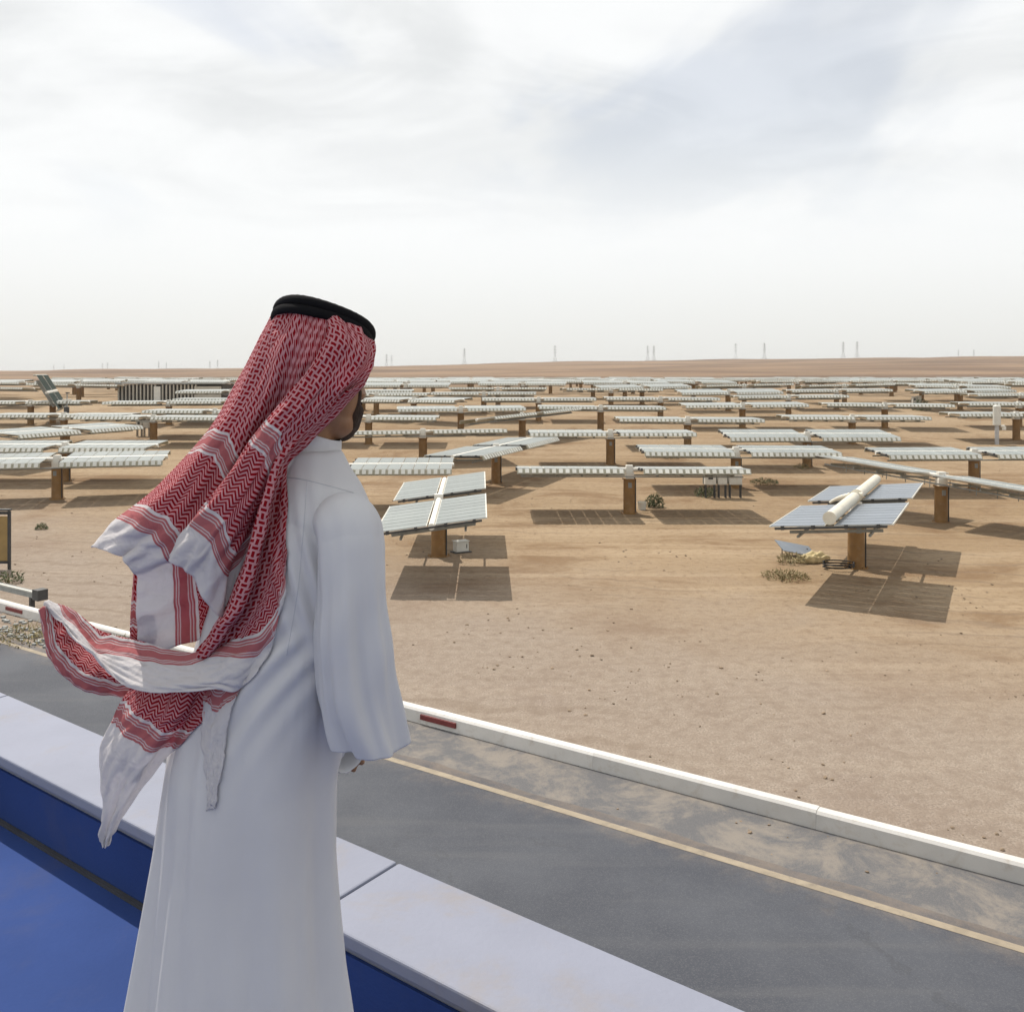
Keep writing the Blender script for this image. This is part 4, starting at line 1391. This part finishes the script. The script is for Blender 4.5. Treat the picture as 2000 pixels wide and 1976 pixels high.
def robe_folds(co, no):
    z = co[:, 2]
    rel = co - np.array([[0, 0, 0]])
    u = rel[:, 0] * Rt.x + rel[:, 1] * Rt.y          # across the body
    f = rel[:, 0] * F.x + rel[:, 1] * F.y
    ang = np.arctan2(f - 0.0, u + 1e-6)
    low = np.clip((1.25 - z) / 0.9, 0, 1)
    low2 = np.clip((1.40 - z) / 0.45, 0, 1)
    d = 0.009 * low * np.sin(9 * ang + 2.5 * z) + 0.0045 * low * np.sin(17 * ang + 1.3 + 4 * z)
    d += 0.0045 * low2 * np.sin(6 * ang + 0.7 + 3.0 * z) * (0.6 + 0.4 * np.sin(7 * z))
    # drapes: ridges with soft valleys, wandering as they fall
    q = np.sin(7.0 * ang + 1.1 * np.sin(3.1 * z + 0.5) + 1.9)
    d += 0.012 * low * np.sign(q) * np.abs(q) ** 1.4
    # creases pulled diagonally from under the arm across the back
    x0_ = W(628, 1180).x
    dd = (co[:, 0] - x0_) * 0.80 - (z - 1.25) * 0.60
    al = -(co[:, 0] - x0_) * 0.60 - (z - 1.25) * 0.80
    mk = np.clip(al / 0.05, 0, 1) * np.exp(-(al / 0.22) ** 2) * np.exp(-(dd / 0.075) ** 2)
    d += 0.0058 * mk * np.sin(dd * 150 + 3 * np.sin(al * 9))
    # fan of folds running down and inward from the shoulder blade
    x, zz_ = co[:, 0], z
    sx_ = (W(640, 1100).x); m_ = np.exp(-((x - sx_) / 0.055) ** 2) * np.exp(-((zz_ - 1.33) / 0.11) ** 2)
    d += 0.0055 * m_ * np.sin((x - sx_) * 190 + (zz_ - 1.33) * 55)
    # long folds running down the sleeve, gathered a little at the elbow
    m2 = np.clip((x - W(632, 1200).x) / 0.02, 0, 1) * np.clip((1.36 - zz_) / 0.12, 0, 1) * np.clip((zz_ - 0.92) / 0.05, 0, 1)
    th = np.arctan2(co[:, 1] + 0.165, x - W(692, 1200).x)
    d += m2 * (0.0042 * np.sin(5 * th + zz_ * 5) + 0.0026 * np.sin(9 * th - zz_ * 8 + 1.0))
    # seams
    ys_ = 1.452 - 0.0 * x
    d += -0.0018 * np.exp(-((zz_ - (1.415 - 0.30 * (x - W(600, 930).x))) / 0.004) ** 2)
    return co + no * d[:, None]


robe = blob('robe', [('loft', torso), ('loft', sl_l)], 0.0052, 'thobe_cotton', 16, 0.5, robe_folds)
from mathutils.bvhtree import BVHTree
ROBE_BVH = BVHTree.FromPolygons([tuple(v.co) for v in robe.data.vertices], [tuple(p.vertices) for p in robe.data.polygons])

# right sleeve: wide thin tube hanging from the upper arm, open at the cuff
def open_sleeve(name, path, radii, flat, na=110, nl=150):
    P = catmull(np.array([list(p) for p in path]), nl)
    rr = catmull(np.array(radii, float)[:, None], nl)[:, 0]
    vs_ = []
    a = Vector((1, 0, 0))
    for i in range(nl):
        d = Vector(P[min(i + 1, nl - 1)] - P[max(i - 1, 0)]).normalized()
        a = (a - d * a.dot(d)).normalized(); b_ = d.cross(a)
        t = i / (nl - 1)
        for j in range(na):
            th = 2 * math.pi * j / na
            fold = 0.085 * math.sin(4 * th + 1.2 * math.sin(2.2 * t * math.pi) + 0.8) + 0.05 * math.sin(7 * th - 2.1 * t + 2.0) + 0.02 * math.sin(13 * th + 5 * t)
            fold += 0.035 * math.sin(26 * t + 3 * math.cos(th)) * math.exp(-((t - 0.62) / 0.14) ** 2)
            g_ = min(1.0, max(0.0, (t - 0.42) / 0.30)); g_ = 0.30 * min(1.0, max(0.0, (t - 0.14) / 0.2)) + 0.70 * g_ * g_ * (3 - 2 * g_)
            r_ = rr[i] * (1 + fold * g_ * 1.35)
            slant = 0.020 * math.cos(th) * max(0, t - 0.85) / 0.15
            vs_.append(tuple(Vector(P[i]) + a * math.cos(th) * r_ + b_ * math.sin(th) * r_ * flat + d * slant))
    fs = [(i * na + j, i * na + (j + 1) % na, (i + 1) * na + (j + 1) % na, (i + 1) * na + j) for i in range(nl - 1) for j in range(na)]
    mb = MB(); mb.add(vs_, fs)
    me = mb.mesh(name, 'thobe_cotton'); shade(me, 180)
    o_ = obj(name, me, person)
    md = o_.modifiers.new('thickness', 'SOLIDIFY'); md.thickness = 0.0018; md.offset = -1
    return o_


open_sleeve('sleeve', [ctr(1.435) + Rt * 0.055 - UP * 0.01, ctr(1.425) + Rt * 0.115 - UP * 0.012, W(678, 1022, -0.135), W(685, 1060, -0.152), W(686, 1100, -0.160), W(686, 1160, -0.165), W(688, 1250, -0.165), W(694, 1335, -0.155), W(708, 1400, -0.145), W(724, 1452, -0.135)],
            [0.0300, 0.0490, 0.0545, 0.0540, 0.0535, 0.0545, 0.0575, 0.0610, 0.0590, 0.0560], 0.92)


def seam(name, pts, r_=0.0009):
    eye = Vector((0, 0, CAMZ)) - PO
    G = catmull(np.array(pts, float), 60)
    P = []
    for x_, y_ in G:
        dr = (W(x_, y_, 0.0) - eye).normalized()
        h = ROBE_BVH.ray_cast(eye, dr)
        if h[0] is not None: P.append(h[0] - dr * 0.0004)
    mb = MB()
    for a, b_ in zip(P[:-1], P[1:]):
        if (a - b_).length < 0.03 and (a - b_).length > 1e-6: mb.tube(a, b_, r_, n=5, cap=False)
    obj(name, mb.mesh(name, 'seam_thread', True), person)


seam('yoke_seam', [(545, 930), (590, 936), (640, 948), (690, 962)])
seam('back_seam', [(600, 940), (592, 1040), (582, 1150), (560, 1280)], 0.0006)

# stand collar
cpts = []
for k, (h, r_) in enumerate(((-0.04, 0.074), (0.0, 0.069), (0.03, 0.067), (0.062, 0.065), (0.064, 0.0625), (0.03, 0.063), (-0.03, 0.066))):
    cc = neck + UP * (h + 0.012) + Vector((0.10 * h, 0, 0))
    cpts.append([cc + Vector((math.cos(t) * r_, math.sin(t) * r_ * 1.0, -0.40 * math.cos(t) * r_ * 1.0)) for t in np.linspace(0, 2 * math.pi, 48, endpoint=False)])
mb = MB()
for a, b_ in zip(cpts[:-1], cpts[1:]):
    n = len(a)
    mb.add([tuple(p) for p in a + b_], [(i, (i + 1) % n, n + (i + 1) % n, n + i) for i in range(n)])
me = mb.mesh('collar', 'thobe_cotton')
bm = bmesh.new(); bm.from_mesh(me); bmesh.ops.remove_doubles(bm, verts=bm.verts, dist=1e-5); bmesh.ops.recalc_face_normals(bm, faces=bm.faces); bm.to_mesh(me); bm.free()
shade(me, 50)
obj('collar', me, person)

# headscarf cap over the skull
sc = bpy.data.objects.new('headscarf', None)
bpy.data.objects.remove(sc)
rows_c = []
for th in np.linspace(0.02, 2.15, 18):
    row = []
    for ph in np.linspace(R(42), R(318), 24):       # open toward the face
        fo = 1.0
        tt = th * (0.80 + 0.32 * math.sin((ph - R(42)) / R(276) * math.pi) ** 0.7)
        th_ = tt
        row.append(tuple(HC + HU * (0.103 * math.cos(th_) - 0.004) + HF * (0.108 * max(math.sin(th_), 0.72 if th_ > 1.57 else 0) * math.cos(ph)) + HR * (0.090 * max(math.sin(th_), 0.72 if th_ > 1.57 else 0) * math.sin(ph))))
    rows_c.append(row)
headscarf = sheet('headscarf', rows_c, 80, 60, [(5, 0, 0.0015, 0, 0, 1)], voff=0.40, px=False)
# front edge folded over the brow
row_f = []
for th in np.linspace(0.02, 1.02, 8):
    row_f.append([tuple(HC + HU * (0.103 * math.cos(th) - 0.004) + HF * (0.109 * math.sin(th) * math.cos(ph)) + HR * (0.091 * math.sin(th) * math.sin(ph))) for ph in np.linspace(R(-46), R(46), 10)])
sheet('brow_fold', row_f, 30, 24, voff=0.4, px=False, parent=headscarf)

# back panel blown to the left
sheet('back_panel', [
    [(529, 612, .03), (556, 600, -.04), (590, 597, -.070), (625, 600, -.076), (665, 614, -.072)],
    [(492, 682, .03), (520, 668, -.050), (555, 672, -.090), (592, 682, -.100), (645, 690, -.098)],
    [(441, 775, .02), (478, 768, -.065), (520, 775, -.092), (560, 785, -.082), (615, 800, -.075)],
    [(376, 868, .00), (420, 864, -.080), (468, 876, -.075), (515, 892, -.030), (560, 900, .02)],
    [(301, 945, -.02), (352, 958, -.100), (405, 985, -.085), (455, 1005, -.035), (500, 1020, .02)],
    [(222, 1008, -.03), (285, 1030, -.110), (345, 1078, -.095), (392, 1130, -.045), (420, 1220, .0)],
    [(195, 1037, -.03), (258, 1058, -.100), (305, 1098, -.090), (332, 1170, -.055), (345, 1262, -.02)],
    [(171, 1066, -.03), (226, 1084, -.095), (262, 1118, -.085), (267, 1196, -.06), (268, 1290, -.03)],
], 110, 130, [(3.2, 0.3, 0.006, 0.4, 0.5, 1.2), (7, 0.2, 0.0025, 1.2, 0.2, 1.4)], parent=headscarf)

# middle fold
sheet('middle_fold', [
    [(636, 604, -.074), (668, 620, -.074), (702, 643, -.058), (731, 666, .005)],
    [(640, 648, -.105), (676, 665, -.108), (710, 688, -.085), (730, 698, -.02)],
    [(604, 716, -.120), (648, 722, -.122), (690, 728, -.100), (720, 728, -.035)],
    [(552, 778, -.130), (600, 790, -.140), (645, 785, -.105), (700, 756, -.05)],
    [(492, 852, -.130), (532, 872, -.150), (570, 866, -.105), (625, 822, -.06)],
    [(444, 925, -.130), (486, 952, -.155), (524, 950, -.115), (558, 905, -.07)],
    [(388, 996, -.130), (432, 1026, -.160), (478, 1040, -.120), (520, 1010, -.08)],
    [(352, 1046, -.130), (396, 1085, -.160), (448, 1110, -.125), (490, 1085, -.09)],
    [(328, 1086, -.130), (372, 1128, -.150), (432, 1204, -.125), (470, 1130, -.10)],
], 80, 120, [(2.2, 0.2, 0.006, 2.2, 0.6, 1.1), (5.5, 0.1, 0.002, 0.6, 0.3, 1.2)], parent=headscarf)

# strip hanging down the neck and back
sheet('neck_strip', [
    [(660, 768, -.09), (684, 760, -.085), (704, 752, -.06), (718, 742, -.01)],
    [(600, 818, -.10), (622, 818, -.10), (645, 812, -.075), (664, 806, -.03)],
    [(556, 858, -.11), (574, 862, -.12), (592, 864, -.085), (606, 858, -.04)],
    [(526, 910, -.12), (540, 912, -.14), (552, 910, -.09), (566, 902, -.075)],
    [(500, 990, -.125), (520, 995, -.155), (540, 998, -.100), (558, 992, -.10)],
    [(474, 1075, -.13), (498, 1085, -.165), (526, 1088, -.115), (553, 1082, -.115)],
    [(440, 1165, -.13), (468, 1180, -.165), (504, 1172, -.125), (545, 1125, -.12)],
    [(405, 1228, -.12), (432, 1236, -.150), (472, 1222, -.130), (528, 1165, -.12)],
    [(372, 1280, -.11), (405, 1278, -.130), (450, 1262, -.130), (505, 1220, -.125)],
], 60, 130, [(2.0, 0.0, 0.009, 1.0, 0.3, 1.2), (6, 0.5, 0.0012, 0.6, 0.5, 1)], voff=0.30, parent=headscarf, rest=True)

# lower edge sweeping out to the left
sheet('swept_edge', [
    [(556, 1040, -.125), (536, 1130, -.135), (490, 1212, -.140), (420, 1268, -.130), (340, 1270, -.09), (272, 1250, -.05), (205, 1236, -.02), (140, 1190, .0), (95, 1172, .01)],
    [(558, 1075, -.125), (545, 1158, -.145), (500, 1244, -.150), (425, 1288, -.145), (345, 1296, -.11), (268, 1276, -.07), (192, 1262, -.04), (138, 1215, -.02), (88, 1176, .0)],
    [(554, 1110, -.125), (545, 1190, -.150), (504, 1270, -.160), (428, 1304, -.155), (346, 1314, -.125), (268, 1300, -.09), (195, 1280, -.06), (142, 1230, -.04), (90, 1180, .0)],
    [(552, 1160, -.120), (535, 1240, -.145), (490, 1312, -.160), (425, 1330, -.165), (348, 1336, -.145), (264, 1328, -.11), (205, 1300, -.08), (150, 1245, -.05), (96, 1186, .0)],
    [(540, 1200, -.115), (520, 1280, -.140), (474, 1342, -.155), (420, 1346, -.165), (340, 1352, -.150), (258, 1345, -.12), (212, 1312, -.09), (155, 1252, -.06), (100, 1190, .0)],
], 150, 60, [(6, 0.4, 0.003, 0.3, 0.3, 1.2)], vscale=1.15, parent=headscarf, rest=True)

# lifted tail on the far left
sheet('lifted_tail', [
    [(270, 1300, .00), (215, 1292, .01), (170, 1258, .02), (135, 1215, .02), (104, 1182, .01)],
    [(262, 1325, .00), (205, 1318, -.02), (155, 1285, -.02), (118, 1235, -.01), (92, 1184, .0)],
    [(258, 1345, .00), (196, 1338, -.03), (142, 1306, -.04), (102, 1252, -.03), (84, 1186, -.01)],
    [(256, 1364, .00), (185, 1354, -.03), (128, 1326, -.04), (90, 1268, -.03), (77, 1190, -.01)],
], 90, 50, [(3, 0.2, 0.003, 0.5, 0.4, 1.0)], voff=0.075, vscale=1.25, parent=headscarf, uoff=0.2)

# lower hanging corners
sheet('hanging_corner', [
    [(262, 1330, -.03), (310, 1330, -.06), (370, 1330, -.09), (430, 1325, -.08)],
    [(232, 1372, -.03), (290, 1382, -.08), (350, 1390, -.10), (402, 1384, -.07)],
    [(214, 1412, -.03), (270, 1420, -.08), (330, 1420, -.09), (392, 1408, -.06)],
    [(190, 1468, -.02), (240, 1478, -.08), (285, 1488, -.08), (322, 1480, -.04)],
    [(196, 1545, -.02), (224, 1550, -.06), (252, 1552, -.06), (275, 1535, -.03)],
    [(198, 1620, -.02), (206, 1622, -.03), (216, 1622, -.03), (226, 1608, -.02)],
    [(203, 1650, -.02), (205, 1651, -.02), (207, 1651, -.02), (209, 1648, -.02)],
], 80, 110, [(2.4, 0.2, 0.006, 0.9, 0.6, 0.8)], voff=-0.17, parent=headscarf, rest=True)
sheet('second_corner', [
    [(400, 1330, -.09), (430, 1335, -.12), (456, 1335, -.09), (478, 1325, -.06)],
    [(395, 1385, -.08), (420, 1388, -.12), (440, 1392, -.10), (452, 1385, -.06)],
    [(392, 1450, -.07), (412, 1455, -.11), (430, 1458, -.09), (440, 1440, -.06)],
    [(400, 1520, -.07), (412, 1525, -.10), (424, 1522, -.08), (430, 1500, -.06)],
    [(405, 1580, -.07), (408, 1582, -.08), (412, 1580, -.08), (416, 1572, -.07)],
], 50, 80, [(2, 0.1, 0.004, 0.2, 0.6, 0.8)], voff=-0.13, parent=headscarf, rest=True)
# edge of the lower layer showing left of the white hem
sheet('under_layer', [
    [(290, 1095, -.01), (275, 1095, -.015), (262, 1105, -.02)],
    [(300, 1180, -.01), (275, 1185, -.015), (256, 1190, -.02)],
    [(300, 1240, -.01), (275, 1240, -.015), (254, 1245, -.02)],
    [(310, 1300, -.01), (280, 1300, -.015), (258, 1295, -.02)],
], 30, 80, voff=0.17, parent=headscarf)

# agal: two black cords
e1 = Vector((0.975, 0.02, -0.22)).normalized()
e2 = Vector((0.02, -0.95, 0.30)); e2 = (e2 - e1 * e2.dot(e1)).normalized()
nrm = e1.cross(e2).normalized()
if nrm.z < 0: nrm = -nrm
ac = W(632, 640, 0.02)
for k, off in enumerate((-0.0078, 0.0078)):
    mb = MB()
    n, mseg = 96, 14
    vs_ = []
    for i in range(n):
        t = 2 * math.pi * i / n
        rad = e1 * math.cos(t) * 0.0900 + e2 * math.sin(t) * 0.108
        rdir = rad.normalized()
        c = ac + rad + nrm * (off + 0.002 * math.sin(3 * t + k))
        for j in range(mseg):
            s = 2 * math.pi * j / mseg
            rr = 0.0092 * (1 + 0.04 * math.sin(40 * t + 6 * s))
            vs_.append(tuple(c + rdir * math.cos(s) * rr * 0.75 + nrm * math.sin(s) * rr))
    fs = [(i * mseg + j, ((i + 1) % n) * mseg + j, ((i + 1) % n) * mseg + (j + 1) % mseg, i * mseg + (j + 1) % mseg) for i in range(n) for j in range(mseg)]
    mb.add(vs_, fs)
    obj('head_cord', mb.mesh('head_cord', 'agal_wool', True), person)

# ------------------------------------------------------------------ desert haze
m = bpy.data.materials.new('haze'); m.use_nodes = True
m.node_tree.nodes.clear()
o = m.node_tree.nodes.new('ShaderNodeOutputMaterial')
pv = m.node_tree.nodes.new('ShaderNodeVolumePrincipled')
pv.inputs['Color'].default_value = (0.93, 0.95, 0.96, 1)
pv.inputs['Density'].default_value = 0.00016
pv.inputs['Anisotropy'].default_value = 0.2
m.node_tree.links.new(pv.outputs[0], o.inputs['Volume'])
mb = MB(); mb.box((0, 6900, 32.5), (52000, 14600, 73))
me = mb.mesh('haze_box', 'stone'); me.materials.clear(); me.materials.append(m)
tag(obj('haze', me), kind='stuff')
